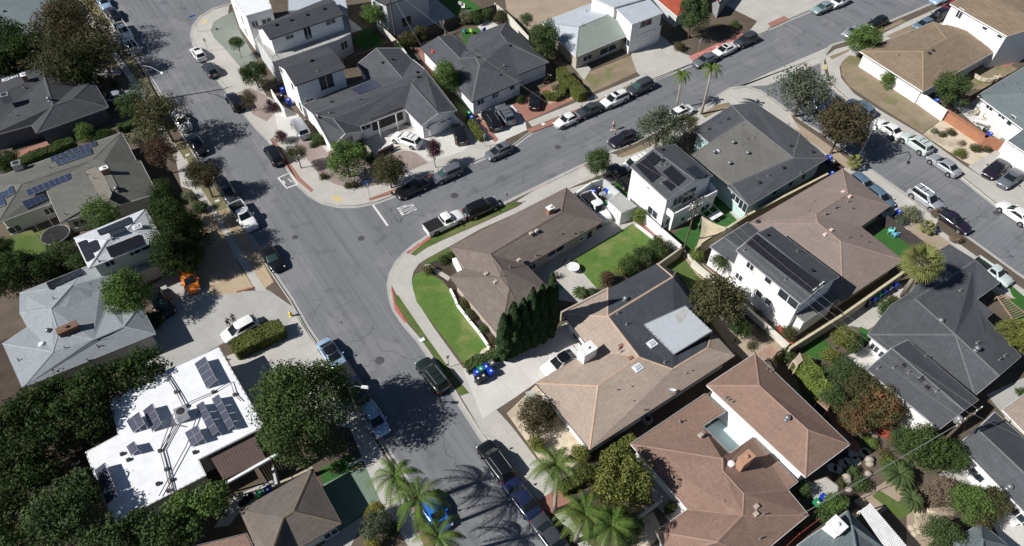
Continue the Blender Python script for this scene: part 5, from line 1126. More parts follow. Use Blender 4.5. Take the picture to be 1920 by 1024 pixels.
hedge('tall clipped yellow green hedge beside the upper dry lawn','1052,128 1062,140 1077,156 1091,172',1.7,1.6,'hedge'); hedge('short clipped hedge beside the tesla parking side path','884,228 896,243 904,255'.replace('','')if 0 else '882,224 893,240 903,254',1.1,1.0,'hedge')
# ring shaped topiary
hedge('curved clipped topiary hedge around the boulder beside the black sedan','1024,171 1031,176 1041,178 1051,174 1057,164 1055,155',1.2,.9,'hedge'); bush('pale succulent planted inside the curved hedge',1040,163,9,'sage',h=.7); bush('dark plants against the shaded front wall by the black sedan',978,186,11,'dark',h=.8)
T('bright shaggy conifer over the grey coupe at the corner house',1623,76,30,3.2,'bright',rz=2.3,dens=2.0); bush('bright lime ball shrub against the white corner house wall',1664,151,15,'bright',h=1.9,dens=2); T('dark green tree with rusty side between the corner houses',1786,167,34,3.6,'mid',dens=1.9)
T('large blue green open tree over the side street parking',1508,170,56,4.6,'grey',rz=3.0,dens=1.0,squash=.85); T('large bronze green tree below the blue green one',1580,238,48,4.8,'brown',rz=3.4,dens=1.8); T('large blue green open tree beside the two storey solar house',1238,240,44,4.4,'grey',rz=2.8,dens=1.15); T('dark olive tree behind the blue green one by the tall palms',1288,235,24,3.2,'olive',dens=1.0); T('medium green street tree by the pickup in the side yard',1122,306,23,3.2,'mid',rz=2.4,dens=1.7)
for l,u,v,r,k in (('low sage shrub in the cream gravel garden, nearest the wall',1752,245,7,'sage'),('green shrub in the cream gravel garden',1767,252,7,'olive'),('brown shrub in the cream gravel garden',1783,248,9,'brown'),('wide yellow green shrub at the foot of the cream garden',1801,286,13,'yellow'),('grey green shrub by the terracotta wall end',1828,278,11,'olive'),('small green shrub near the end of the terracotta wall',1850,280,7,'olive'),('dry shrub near the upper part of the cream garden',1805,268,6,'dry')): bush(l,u,v,r,k)
# centre block
G4='row of cypress trees beside the brown house'
for i,(b,h,l) in enumerate((((946,672),8.4,'dark cypress nearest the bins, lowest tip of the row'),((963,664),9.0,'second cypress counted from the bins'),((980,656),9.6,'third cypress counted from the bins'),((996,648),9.8,'fourth cypress counted from the bins'),((1012,640),10.2,'fifth cypress counted from the bins'),((1029,630),10.8,'last cypress of the row, with the highest tip'))): cypress(l,b[0],b[1],h*(.97,1.03,.96,1.04,.98,1.0)[i],(.78,.9,.82,.86,.9,.84)[i],G4)
for l,u,v,r,k in (('largest round shrub in the white edged bed of the brown house',871,568,12,'olive'),('second round shrub of the white edged bed',879,587,9,'mid'),('dark low shrub in the white edged bed',887,594,8,'brown'),('round green shrub near the lower end of the bed',905,615,9,'mid'),('reddish shrub at the bottom corner of the bed',925,641,9,'brown'),('leafy shrub under the upper lawn wall',832,487,12,'mid'),('second leafy shrub under the upper lawn wall',845,480,10,'mid'),('grey shrub in the path corner of the brown house',806,507,12,'olive')): bush(l,u,v,r,k)
hedge('dark low hedge behind the blue and green bins','878,683 905,672 935,660',1.3,1.0,'mid')
G5='shrub row at the foot of the back lawn'
for l,u,v,r,k,h in (('tallest shrub of the back lawn row at the wall end',1232,467,23,'mid',2.4),('second shrub of the back lawn row',1205,482,20,'mid',2.2),('third dense shrub of the back lawn row',1180,497,20,'ficus',2.0),('yellowish shrub of the back lawn row',1163,508,12,'lime',1.5),('reddish shrub of the back lawn row',1138,524,14,'red',1.6)): bush(l,u,v,r,k,h=h,group=G5)
bush('lime shrub beside the garden shed',1199,405,15,'lime',h=2.0); cycad('green sago palm in the patio corner bed',1087,551,17); bush('green shrub next to the sago palm',1110,548,10,'mid')
T('dark spreading tree between tan roof and the tall white house',1347,568,52,4.2,'olive',rz=3.2,dens=1.8,squash=.9); T('dark lower tree under the spreading one by the garden wall',1388,615,24,2.6,'dark'); T('small light green tree against the tall white wall',1350,492,18,3.0,'mid',dens=1.1); bush('dark green ball bush at the foot of the tall white house',1480,626,15,'olive',h=1.8); bush('lime shrub behind the shade sail',1306,478,14,'lime',h=1.6); bush('low green shrub on the planting strip',1420,590,10,'mid')
bush('round bronze green bush in the cream gravel front yard',1006,776,39,'brown',h=3.2); bush('small olive yellow bush in the cream front yard',1005,832,15,'yellow',h=1.6); bush('olive yellow bush at the tan roof bottom corner',1088,850,19,'yellow',h=1.9)
T('big yellow green tree in front of the rust roofed house',1160,908,62,3.8,'yellow',rz=2.9,dens=2.0); T('green tree at the bottom edge beside the rust roof',1178,990,34,3.0,'mid'); bush('dark round bush in the shaded entry corner of the rust house',1253,952,14,'dark')
hedge('narrow clipped hedge between tan and rust roofs','1142,848 1166,834 1186,820',1.0,1.6,'hedge'); hedge('clipped hedge with white ledge beside the lower palms','1058,912 1085,894 1110,878',1.2,1.2,'hedge')
T('rounded dark green and gold cycad tree clump at the bottom of the lower street',706,985,30,2.2,'grey',dens=1.5); bush('golden flowering shrub above the bottom cycad clump',705,962,19,'gold',h=2.2); bush('dark bushy plant right of the golden shrub',735,990,18,'mid'); bush('golden flowering shrub at the bottom edge by the cycad clump',695,1020,14,'gold',h=1.6); bush('spiky plant in the dark lawn strip',628,880,11,'mid')
# palms
GP='feathery queen palms beside the lower street'
palm('queen palm with crown over the left kerb of the lower street',(765,948),(740,893),n=15,L=2.9,group=GP,h=6.2,seed=1); palm('queen palm with bent dark trunk over the bright blue car',(797,1000),(785,935),n=17,L=3.2,group=GP,h=6.6,seed=2); palm('queen palm cut by the bottom edge below the blue car',(820,1050),(822,1008),n=15,L=2.9,group=GP,h=6,seed=3)
palm('queen palm beside the navy parked car with yellow hanging fronds',(1040,960),(1044,872),n=19,L=3.0,group=GP,h=7.4,seed=4); palm('queen palm at the bottom edge in front of the big yellow green tree',(1078,1015),(1098,965),n=18,L=3.1,group=GP,h=6.4,seed=5); palm('queen palm at the bottom edge, rightmost of the lower group',(1125,1040),(1147,985),n=18,L=3.0,group=GP,h=6.4,seed=6)
palm('slim tall palm behind the blue green tree on the upper street',(1268,203),(1279,140),n=13,L=1.9,group='tall slim palms',trunk_r=.13,seed=8); palm('slim tall palm standing on the parkway with white based trunk',(1315,214),(1335,128),n=14,L=2.0,group='tall slim palms',trunk_r=.15,seed=9)
fanpalm('yellow green fan palm towering over the slate roof',(1692,556),(1729,492),7.0,L=2.4); fanpalm('small bright yellow palm at the foot of the right street lamp',(1598,318),(1603,302),1.6,L=1.1,n=22); fanpalm('small lime palm in the dirt verge near the black car',(1738,434),(1740,425),1.2,L=1.0,n=20)
cycad('large dark cycad palm in the bottom right garden',1678,893,36,'mid',1.6,38); cycad('second smaller cycad palm below the large one',1705,940,27,'mid',1.2,30); bush('yellow leaved shrub beside the large cycad',1668,868,14,'yellow',h=1.4)
# right hand gardens
for l,u,v,r,k,h in (('silvery shrub beside the side street fence',1708,402,22,'sage',1.2),('silvery shrub next to the blue bin by the side street',1690,412,14,'grey',1.0),('dry brown shrub by the black side street car',1757,398,14,'dry',.8),('dry pale shrub in the dirt verge',1795,448,13,'dry',.7)): bush(l,u,v,r,k,h=h)
T('citrus like round tree above the white patio',1580,634,24,2.2,'yellow',dens=1.8); T('citrus like round tree touching the white patio right side',1600,645,20,2.0,'mid',dens=1.7); T('citrus like tree at the left end of the white patio',1556,668,18,2.0,'yellow'); bush('dark green bush by the slate roof walk',1658,578,15,'mid',h=1.8); bush('light bush right of the slate roof walk bush',1674,566,11,'olive',h=1.3)
hedge('bright shaggy bamboo hedge between path and trees','1508,672 1530,702 1554,735',1.6,2.0,'lime'); T('olive tree right of the bamboo hedge',1585,700,33,3.0,'mid',dens=1.6); T('dark green tree over the white wall of the slate roof',1612,725,34,3.0,'olive',dens=1.6); T('tree with red blossom tips beside the slate roof',1645,762,44,3.0,'redgreen',dens=1.7); T('second red tipped tree left of the first',1600,785,32,2.6,'redgreen',dens=1.7); T('green tree between bamboo hedge and red tipped trees',1560,745,24,2.4,'mid')
T('dense dark green tree under the bottom right power pole',1728,838,46,3.4,'ficus',dens=1.9); T('green tree right half of the clump below the power pole',1778,852,34,3.0,'ficus',dens=1.8); T('green tree left half of the clump below the power pole',1690,825,28,2.8,'mid',dens=1.8)
T('long bright leafy tree beside the green and blue bins',1565,945,30,2.4,'bright',squash=.6,yaw=R(30)); bush('leafy tree tip nearest the blue bin',1545,965,15,'mid',h=2.2); bush('dark leafy bush in the corner of the rust roof',1508,918,13,'mid',h=1.5)
T('dry leafless bush beside the bright round trees',1768,925,34,1.9,'dry',dens=.7,name='shrub',cat='shrub'); T('bright olive tree right of the dry bush',1820,945,36,2.8,'bright',dens=1.8); T('bright olive tree at the white wall of the slate roof',1862,945,32,2.8,'olive',dens=1.8); T('bronze tipped tree below the bright olive ones',1835,975,24,2.4,'brown'); T('green and bronze tree at the bottom edge beside the gravel garden',1768,1005,36,2.6,'mid',dens=1.8)
T('round yellow green tree at the right edge over the slate roof',1905,628,34,3.0,'yellow',dens=2.2)
for l,u,v,r,k in (('rounded clipped bush near the rust roof tip',1600,799,12,'mid'),('pale round bush beside the red garden bench',1633,829,13,'lime'),('round bush in the boulder garden',1600,884,13,'mid'),('wide low bush in the boulder garden',1612,905,18,'mid'),('small round bush by the boulders',1576,907,9,'olive'),('yellow flowered shrub near the boulders',1618,820,10,'yellow'),('orange flowering shrub by the dark tree clump',1661,852,9,'redgreen'),('green shrub by the pergola slats',1480,668,17,'mid'),('yellow leaved bromeliad by the slats',1459,674,8,'gold'),('low green shrub in the back garden bed',1410,648,8,'olive'),('bush at the far right of the gravel path',1915,735,9,'mid')): bush(l,u,v,r,k)
bush('low shrub row behind the slate chimney roof',1492,985,9,'mid')
# ================================================================== CARS
A=(45,62); B=(62,-28); C=(55,38); An=(-45,-62); Bn=(-62,28); Cn=(-55,-38)
G='cars parked along the kerbs'
car('ice blue sedan at the top edge of the left kerb','sedan','ice',194,4,*A,group=G)
car('black sedan behind the ice blue one at the top left','sedan','black',213,27,*A,group=G)
car('white pickup speckled with leaf shadow at the top left kerb','pickup','white',231,58,*A,group=G)
car('silver blue sedan with dark sunroof behind the white pickup at the top left','sedan','silver',247,85,*A,group=G,extra='sunroof')
car('white sedan with sunroof facing the junction of the two top streets','hatch','white',371,99,*An,group=G,extra='sunroof')
car('small dark grey car just behind the white one on the top left street','hatch','darkgrey',394,129,*An,group=G)
car('black boxy off roader by the dry street tree','jeep','black',440,190,*An,group=G,extra='spare')
car('silver car on the driveway beside the clipped front hedge','sedan','silver',222,180,60,-14,z=.12)
car('white car mostly hidden under the olive street tree','sedan','white',340,226,*A,group=G)
car('black car in tree shade below the white hidden car','sedan','black',369,270,*A,group=G)
car('dark van in front of the white pickup on the left kerb','van','darkgrey',424,356,*A,group=G,sc_=.94)
car('white pickup with open bed on the left kerb','pickup','white',456,404,*A,group=G)
car('black sedan with roof glint beside the tan gravel verge','sedan','black',508,481,38,58,group=G,extra='bars',tint=True)
car('black wagon by the red kerb strip on the corner','suv','black',513,289,-40,-62,group=G,sc_=.95)
car('silver estate car on the white side driveway','suv','silver',563,239,-34,-58,z=.12,extra='rack')
car('white crossover with black cross bars in front of the carport','suv','white',762,261,-62,-22,z=.12,extra='rack bars',sc_=.98)
car('black estate parked beside the attached garage','suv','black',861,249,-18,-62,z=.12,sc_=.95)
car('black minivan on the brick edged drive','suv','black',921,224,-36,-58,z=.12,extra='rack')
car('dark grey crossover with chrome roof rails on the brick edged drive','suv','grey',947,213,-36,-58,z=.12,extra='rack bars')
car('shiny black sedan parked on the brick paving','sedan','black',1003,186,6,-60,z=.12,sc_=.92)
motorbike('black motorcycle parked beside the shiny black sedan',1027,150,30,-20)
car('rounded white beetle shaped car at the end of the upper kerb row','beetle','white',1063,224,*Bn,group=G)
car('dark grey sedan behind the white beetle shaped car','sedan','darkgrey',1105,205,*Bn,group=G)
car('white crossover with sunroof in the upper kerb row','suv','white',1152,186,*Bn,group=G,extra='sunroof rack')
car('dark grey van behind the white crossover','suv','darkgrey',1200,163,*Bn,group=G,tint=True,sc_=1.03)
car('light grey sedan half under the slim palm fronds','sedan','grey',1322,111,*Bn,group=G)
car('white sedan with dark windscreen between two dark cars','sedan','white',1358,93,*Bn,group=G,extra='sunroof')
car('black crossover at the upper end of the kerb row','suv','darkgrey',1398,75,*Bn,group=G,extra='rack')
car('teal grey sedan near the top edge of the upper street','sedan','teal',1543,13,*Bn,group=G,tint=True)
car('white car cut by the top edge of the upper street','sedan','white',1574,2,*Bn,group=G)
car('silver grey coupe by the shaggy conifer','coupe','silver',1601,58,*Bn,group=G)
car('dark plum black hatchback beyond the silver coupe','hatch','black',1646,41,*Bn,group=G)
car('dark blue car on the corner house driveway','hatch','bluegrey',1732,44,*Bn,z=.12,sc_=.95); car('black open jeep on the corner house driveway','jeep','black',1757,31,*Bn,z=.12); car('dark red car beside the brown roofed white house','hatch','red',1783,12,*Bn,z=.12)
car('pale car at the very top right edge','sedan','ice',1765,-4,*Bn)
car('glossy plum black sedan just below the walking person','sedan','plum',1169,258,*Bn,group=G,extra='rack')
car('white hatchback with sunroof beside the slim palm trunk','hatch','white',1280,208,*B,group=G,extra='sunroof')
car('grey sedan with sunroof alone on the upper street','hatch','grey',935,283,*Bn,group=G,extra='sunroof')
car('grey crossover beside the purple street tree','suv','grey',838,325,*Bn,group=G,tint=True,sc_=.95)
car('black sedan shaded by the dense corner tree','sedan','black',772,352,*Bn,group=G)
car('white pickup truck with black bed cover by the grass verge','pickup','white',834,416,*B,group=G,extra='cover')
car('black minivan in front of the covered white pickup','suv','black',903,389,*B,group=G,sc_=1.03)
car('green black crossover with roof rails beside the front lawn verge','suv','greenblack',811,702,-48,-60,group=G,extra='rack bars')
car('white electric sedan with black roof on the lower street','sedan','ice',623,665,42,60,group=G,extra='blackroof')
car('navy pickup truck beside the huge round tree','pickup','navy',660,722,42,62,group=G,extra='cover')
car('pale blue compact sedan in the shade of the huge round tree','hatch','ice',702,784,38,62,group=G)
car('black crossover at the right kerb of the lower street','suv','black',930,864,-46,-62,group=G,extra='rack')
car('navy saloon behind the black crossover on the lower street','sedan','navy',977,931,-46,-62,group=G)
car('dark silver sedan at the bottom edge beside the palms','sedan','darkgrey',1030,1002,-46,-62,group=G)
car('vivid blue car under the leaning palm','hatch','blue',813,958,42,60,group=G)
car('orange compact car on the driveway beside the gravel bed','hatch','orange',355,523,22,60,z=.12)
car('black car on the concrete driveway under the lime tree','sedan','black',300,565,34,46,z=.12,tint=True)
car('white car with dark bonnet beside the big clipped hedge','hatch','white',449,616,-56,32,z=.12)
car('white car with black roof beside the white chimney','sedan','white',1052,678,-60,36,z=.12,extra='blackroof')
car('old white pickup with long open bed in the fenced work yard','pickup','white',1117,388,46,56,z=.12)
car('black pickup truck in the shade beside the tall white house','pickup','black',1166,331,-50,-48,z=.12)
car('white van behind the solar panels of the tall white house','van','white',1192,303,-60,26,z=.12,extra='bars',sc_=.8)
car('dark blue grey estate with silver roof rails near the side street corner','suv','bluegrey',1613,202,*Cn,group=G,extra='rack')
car('white sedan behind the dark estate on the side street','sedan','white',1667,240,*Cn,group=G)
car('pale green crossover with roof bars on the side street','suv','palegreen',1718,268,*Cn,group=G,extra='rack bars')
car('silver saloon behind the pale green crossover','sedan','silver',1771,308,*Cn,group=G)
car('plum black saloon on the right hand driveway','sedan','plum',1868,315,-46,36,z=.12); car('dark grey saloon on the right hand driveway','sedan','grey',1896,333,-46,36,z=.12)
car('silver crossover facing down the side street by the dirt verge','suv','silver',1737,372,*C,group=G,extra='rack bars')
car('black saloon in front of the silver crossover on the side street','sedan','plum',1788,412,*C,group=G)
car('white car cut by the right edge of the side street','sedan','white',1905,399,*Cn,group=G)
car('dark hatchback on the concrete strip nearest the side street palm','hatch','bluegrey',1619,344,42,34,z=.12); car('dark hatchback on the concrete strip, lower of the two','hatch','bluegrey',1650,368,42,34,z=.12)
car('white pickup on the lower right verge','pickup','palegreen',1862,508,*C,z=.12,sc_=.85); car('silver car glimpsed under the blue green open tree','hatch','silver',1527,192,*C,group=G,sc_=.9)
# ================================================================== BINS
for l,c,u,v in (('blue bin at the left of the cluster by the low dark hedge','blue',894,697),('green bin in the middle of the bin cluster by the low hedge','green',901,691),('blue bin behind the green one in the driveway cluster','blue',911,687),('blue bin at the right front of the driveway cluster','blue',920,695),('black bin at the front left of the driveway cluster','black',896,709),('black bin at the front middle of the driveway cluster','black',906,704),('dark grey bin at the back right of the driveway cluster','grey',922,680)): bin_(l,c,u,v,group='bins on the centre driveway')
for l,c,u,v in (('black bin at the lower end of the bin row by the long tan wall','black',1630,565),('lower blue bin of the row by the long tan wall','blue',1639,558),('green bin of the row by the long tan wall','green',1649,550),('middle blue bin of the row by the long tan wall','blue',1659,544),('dark grey bin of the row by the long tan wall','grey',1669,538),('upper blue bin of the row by the long tan wall','blue',1679,531)): bin_(l,c,u,v,group='bins along the long tan wall')
for l,c,u,v in (('closed blue bin behind the white side wall by the gabled house','blue',529,166),('dark bin between the two blue ones at the white side wall','black',527,179),('open blue bin at the front of the white side wall','blue',540,187),('blue bin below the tall top pole','blue',729,53),('green bin at the dark cross hipped house corner','green',879,211),('blue bin at the dark cross hipped house corner','blue',884,219),('blue bin beside the dark tree of the corner house','blue',1757,187),('blue bin on the white walled patio','blue',1857,250),('black bin beside the blue patio bin','black',1849,242),('blue bin at the corner of the flat topped grey roof','blue',1556,294),('grey bin at the corner of the flat topped grey roof','grey',1563,301),('blue bin between the grey and mauve roofs','blue',1560,323),('blue bin beside the silvery shrub','blue',1686,396),('green bin on the beige patio at the bottom right','green',1533,942),('blue bin on the beige patio at the bottom right','blue',1546,932),('green bin behind the brown bottom roof','green',487,925),('blue bin behind the brown bottom roof','blue',501,918),('grey bin behind the brown bottom roof','grey',512,911),('green bin beside the white garden shed','green',1137,381),('blue covered bin in the fenced work yard corner','blue',1113,358),('black bin in the fenced work yard corner','black',1123,352)): bin_(l,c,u,v)
for l,u,v in (('black round planter pot leftmost behind the brown bottom roof',454,945),('black round planter pot in the middle behind the brown bottom roof',462,937),('black round planter pot rightmost behind the brown bottom roof',471,930)):
    p=P(u,v,.5); r=thing('planter_pot',l,'pot',V((p.x,p.y,.12)),'round black pots'); part('pot',MB().lathe(V((p.x,p.y,.12)),[(.22,0),(.3,.5),(.33,.52),(.27,.5),(.2,.42)],12),BINM['black'],r); part('soil',MB().lathe(V((p.x,p.y,.5)),[(.26,0),(.26,.04)],12),MULCH,r)
# ================================================================== WALLS AND FENCES
wall('tan block wall between the brown house patio and the tan roof','1053,585 1140,540',1.7,TANW)
wall('tan block wall at the foot of the back lawn ending at the pole','1230,498 1278,464',1.7,TANW)
wall('white sunlit wall from the lime shrub to the power pole','1206,398 1240,428 1277,460',1.6,WHITE)
wall('low white wall edging the brick bed of the back lawn','1188,420 1226,450',.4,WHITE,top=False)
wall('long tan wall behind the shade sail and aqua house','1306,464 1400,404 1552,326',1.9,plain('sandy wall',(.42,.38,.26),.85),capm=plain('sandy coping',(.50,.45,.30),.85))
wall('long tan wall running below the tall white house to the fan palm','1482,652 1580,590 1694,510',1.9,TANW,capm=plain('sandy coping',(.50,.45,.30),.85))
wall('low cream wall beside the dark spreading tree','1300,490 1340,523 1400,575 1478,645',.9,OFFW,th=.35); wall('narrow cream kerb wall of the planting strip','1283,470 1310,495 1330,515',.5,OFFW)
wall('white front yard wall of the work yard beside the street tree','1077,364 1108,342 1130,335',1.5,WHITE); wall('grey corrugated side wall of the work yard','1134,337 1160,360',1.8,GREYW)
fence('black board fence around the artificial turf yard','1664,404 1706,434 1745,462',1.8,DKW)
wall('long white boundary wall behind the upper back yard','928,6 958,32 992,70',1.6,OFFW); wall('white boundary wall beside the dark gabled roof','746,78 762,100 790,130',1.5,OFFW)
fence('dark board fence between the stepped white house and gabled roof','643,112 700,90 745,74',1.7,DKW); fence('dark board fence behind the dark cross hipped house','746,74 800,55 860,30 930,8',1.7,DKW); fence('pale fence beside the bright tree at the top','706,40 728,60 744,76',1.6,OFFW)
wall('white wall section joining the ochre roofed house side','1729,174 1776,207',1.9,WHITE); wall('terracotta garden wall along the cream gravel garden','1776,207 1850,256 1886,268',1.4,TERRA,th=.8)
fence('dark brown fence between the corner house and grey roof','1812,184 1860,157 1925,120',1.7,plain('dark brown boards',(.10,.065,.045),.85))
wall('low white L shaped wall in the carport forecourt','736,268 718,276',.9,WHITE); wall('dark low planter box wall at the carport forecourt','707,285 735,272',1.0,DKW,th=.3); wall('tan slat wall left of the carport forecourt','679,262 695,284',1.2,TANW)
wall('white low wall around the front planting bed of the brown house','845,546 853,562 858,575 882,606 900,628 918,655',.45,WHITE,top=False); wall('white low edging wall by the upper corner lawn','852,485 864,508',.8,WHITE,th=.5)
wall('white side wall enclosing the blue bins of the gabled house','508,168 520,187 533,206',1.3,WHITE,th=.15); wall('dark gate wall above the enclosed blue bins','508,161 530,153',1.4,DKW)
wall('black wall along the top of the flat white roofed house','215,755 300,716 408,662',1.2,DKW,top=False) if 0 else None
wall('grey wall beside the shaded yard of the flat white roofed house','510,873 518,907',1.5,GREYW); wall('tan wall behind the brown bottom roof bins','516,908 548,895 585,877',1.3,TANW)
wall('cream retaining wall by the steps at the bottom','1180,985 1232,948',.8,OFFW,top=False); fence('red painted fence at the bottom edge beside the slate chimney roof','1472,1026 1500,1000 1535,974',1.3,REDW)
wall('low cream ledge wall beside the hedge under the lower palms','1056,906 1090,884',.9,OFFW); wall('white edging along the green driveway lawn strip','655,874 680,862',.3,OFFW,top=False)
fence('wooden side fence between tan and rust roofs','1235,800 1320,748 1385,700',1.5,plain('shaded brown boards',(.12,.085,.07),.85)); wall('red painted low wall at the tall white house corner','1462,610 1480,640 1500,655',.7,REDW) 
wall('low terracotta kerb of the left walk hedge','445,548 475,540',.15,TERRA,top=False)
def slats(label,spec,n,h,m,name='pergola'):
    q=[P(u,v,h) for u,v in px(spec)]; b=V((q[0].x,q[0].y,.12)); r=thing(name,label,'pergola',b); g=MB()
    for i in range(n):
        t=(i+.5)/n; a=q[0].lerp(q[3],t); c=q[1].lerp(q[2],t); d=c-a; g.box((a+c)/2,(d.length,.09,.09),math.atan2(d.y,d.x))
    part('slats',g,m,r); g=MB()
    for a,c in ((q[0],q[3]),(q[1],q[2])): d=c-a; g.box((a+c)/2-V((0,0,.12)),(d.length,.09,.14),math.atan2(d.y,d.x))
    part('beam',g,m,r)
    for p in q: part('post',MB().box((p.x,p.y,h/2),(.1,.1,h-.1),R(35)),m,r)
SLM=plain('red brown slats',(.42,.27,.20),.8,var=.2)
slats('brown slatted pergola at the top of the rust roof','1418,664 1449,645 1459,658 1433,690',10,2.3,SLM); slats('small slatted arbour beside the bamboo hedge','1488,675 1500,662 1506,676 1495,686',6,2.2,plain('pale slats',(.52,.42,.34),.8)); slats('slatted arbour at the lower end of the bamboo hedge','1533,752 1548,735 1562,752 1552,768',7,2.1,SLM)
slats('timber play structure deck on the artificial lawn at the right','1870,555 1879,552 1928,590 1902,600',12,1.2,WOOD,'play_deck')
# white lattice patio cover
q=[P(u,v,2.6) for u,v in px('1612,958 1632,944 1706,1030 1668,1040')]; r=thing('patio_cover','white lattice patio cover at the bottom right beside the slate roof','patio cover',V((q[0].x,q[0].y,.12))); g=MB()
for i in range(26):
    t=(i+.5)/26; a=q[0].lerp(q[3],t); c=q[1].lerp(q[2],t); d=c-a; g.box((a+c)/2,(d.length,.11,.03),math.atan2(d.y,d.x))
for i in range(8):
    t=(i+.5)/8; a=q[0].lerp(q[1],t); c=q[3].lerp(q[2],t); d=c-a; g.box((a+c)/2-V((0,0,.05)),(d.length,.12,.04),math.atan2(d.y,d.x))
part('lattice',g,TRIMW,r)
for p in q: part('post',MB().box((p.x,p.y,1.3),(.1,.1,2.5),R(35)),TRIMW,r)
# ================================================================== GARDEN AND STREET THINGS
def table(label,u,v,kind='round',w=1.3,d=1.3,m=TRIMW,yaw=R(35),h=.75):
    p=P(u,v,h); b=V((p.x,p.y,.12)); r=thing('garden_table',label,'table',b); WB[r.name]=V((0,0,0))
    if kind=='round': part('tabletop',MB().lathe((0,0,h-.05),[(w/2,0),(w/2,.05)],20),m,r); part('leg',MB().lathe((0,0,0),[(.3,0),(.3,.04),(.05,.08),(.05,h-.05)],10),METAL,r)
    else:
        part('tabletop',MB().box((0,0,h),(w,d,.06)),m,r)
        for x in (-1,1):
            for y in (-1,1): part('leg',MB().box((x*(w/2-.1),y*(d/2-.1),h/2),(.06,.06,h)),METAL,r)
    r.rotation_euler=(0,0,yaw); return r
def chair(label,u,v,yaw,m,group=None):
    p=P(u,v,.5); r=thing('garden_chair',label,'chair',V((p.x,p.y,.12)),group); WB[r.name]=V((0,0,0))
    part('seat',MB().box((0,0,.42),(.55,.55,.06)),m,r); part('backrest',MB().box((-.28,0,.72),(.06,.55,.6)),m,r)
    for s in (-1,1):
        part('armrest',MB().box((0,s*.3,.62),(.5,.07,.04)),m,r)
        for x in (-.24,.24): part('leg',MB().box((x,s*.26,.21),(.05,.05,.42)),m,r)
    r.rotation_euler=(0,0,yaw)
table('round white slatted table on the patio of the brown house',1075,501,w=1.5); chair('dark chair beside the round slatted table',1062,492,R(200),DKMET)
table('long white table on the artificial turf behind the tall white house',1341,405,'rect',2.0,.9); table('white picnic table on the walled patio',1839,230,'rect',1.9,.8,yaw=R(-35)); table('white patio table beside the work yard tank',1146,368,'rect',1.4,.8,plain('galvanised metal',(.4,.4,.4)))
chair('teal garden chair behind the dark cross hipped roof',870,59,R(150),BINM['teal']); chair('lime green garden chair beside the teal one',884,59,R(60),plain('lime plastic',(.35,.60,.10),.5)); chair('white garden chair near the top edge lawn',863,8,R(80),TRIMW); chair('second white garden chair near the top edge lawn',868,14,R(200),TRIMW); chair('blue garden chair beside the small white patio',907,57,R(120),BINM['blue'])
chair('blue lounge chair on the dark turf yard',1679,440,R(100),plain('sky blue cloth',(.20,.50,.75),.8)); chair('turquoise lounge chair on the dark turf yard',1670,433,R(160),plain('turquoise cloth',(.20,.62,.58),.8))
chair('olive cushioned chair on the walled patio nearest the fence',1828,212,R(200),plain('olive cushion',(.45,.42,.28),.9)); chair('olive cushioned chair in the middle of the walled patio',1846,220,R(240),plain('olive cushion',(.45,.42,.28),.9)); chair('olive cushioned chair at the right of the walled patio',1866,232,R(200),plain('olive cushion',(.45,.42,.28),.9))
chair('patio chair on the rear balcony of the solar house',1322,366,R(210),plain('grey cushion',(.2,.21,.25),.9)); 
p=P(1848,142,.4); r=thing('outdoor_sofa','curved cream outdoor sofa set behind the ochre roof','sofa',V((p.x,p.y,.12))); g=MB(); g2=MB()
for i in range(7): a=R(190+i*24); c=p+V((math.cos(a)*1.5,math.sin(a)*1.2,0)); c.z=.35; g.box(c,(.6,.7,.4),a); c2=p+V((math.cos(a)*1.9,math.sin(a)*1.6,0)); c2.z=.6; g2.box(c2,(.14,.7,.6),a)
part('seat',g,plain('cream cushion',(.55,.50,.38),.9),r); part('backrest',g2,plain('cream cushion',(.55,.50,.38),.9),r)
# shade sail
def sail(label,pts,m):
    a,b,c=[P(u,v,z) for u,v,z in pts]; r=thing('shade_sail',label,'shade sail',V((a.x,a.y,.12))); g=MB(); n=10; idx={}; cen=(a+b+c)/3
    for i in range(n+1):
        for j in range(n+1-i):
            s,t=i/n,j/n; w=1-s-t; p=a*w+b*s+c*t; e=min(s,t,w)*3; pull=(s*t+t*w+s*w)*3*(1-e)*.22; p=p.lerp(cen,pull); p.z-=.25*min(1,e); idx[(i,j)]=len(g.v); g.v.append(p)
    for i in range(n):
        for j in range(n-i):
            g.f.append((idx[(i,j)],idx[(i+1,j)],idx[(i,j+1)])); g.m.append(0)
            if i+j<n-1: g.f.append((idx[(i+1,j)],idx[(i+1,j+1)],idx[(i,j+1)])); g.m.append(0)
    part('canopy',g,m,r,True)
    for p in (a,b,c): part('post',MB().tube([V((p.x,p.y,.1)),p],.05,8),METAL,r)
sail('triangular beige shade sail beside the power pole',((1316,405,2.9),(1306,463,2.5),(1368,428,2.4)),plain('beige sail cloth',(.58,.49,.34),.9))
m=MB(); q=[P(u,v,3.0) for u,v in px('1377,442 1409,424 1416,430 1413,440 1401,451 1387,450')]; m.poly(q).poly([p-V((0,0,.08)) for p in q][::-1]); r=thing('white_canopy','white canopy sheet beside the mauve brown roof','canopy',V((q[0].x,q[0].y,.12))); part('sheet',m,WHITE,r)
for p in q[::2]: part('post',MB().tube([V((p.x,p.y,.1)),p],.04,6),METAL,r)
# ladder
a=P(1404,406,.1); b=P(1419,391,1.9); r=thing('ladder','white step ladder leaning by the aqua house corner','ladder',a); d=(b-a); s=V((-d.y,d.x,0)).normalized()*.28
for k in (-1,1): part('rail',MB().tube([a+s*k,b+s*k*.7],.045,6),TRIMW,r)
for i in range(7): t=(i+.5)/7; c=a.lerp(b,t); part('rung',MB().tube([c-s,c+s],.035,5),TRIMW,r)
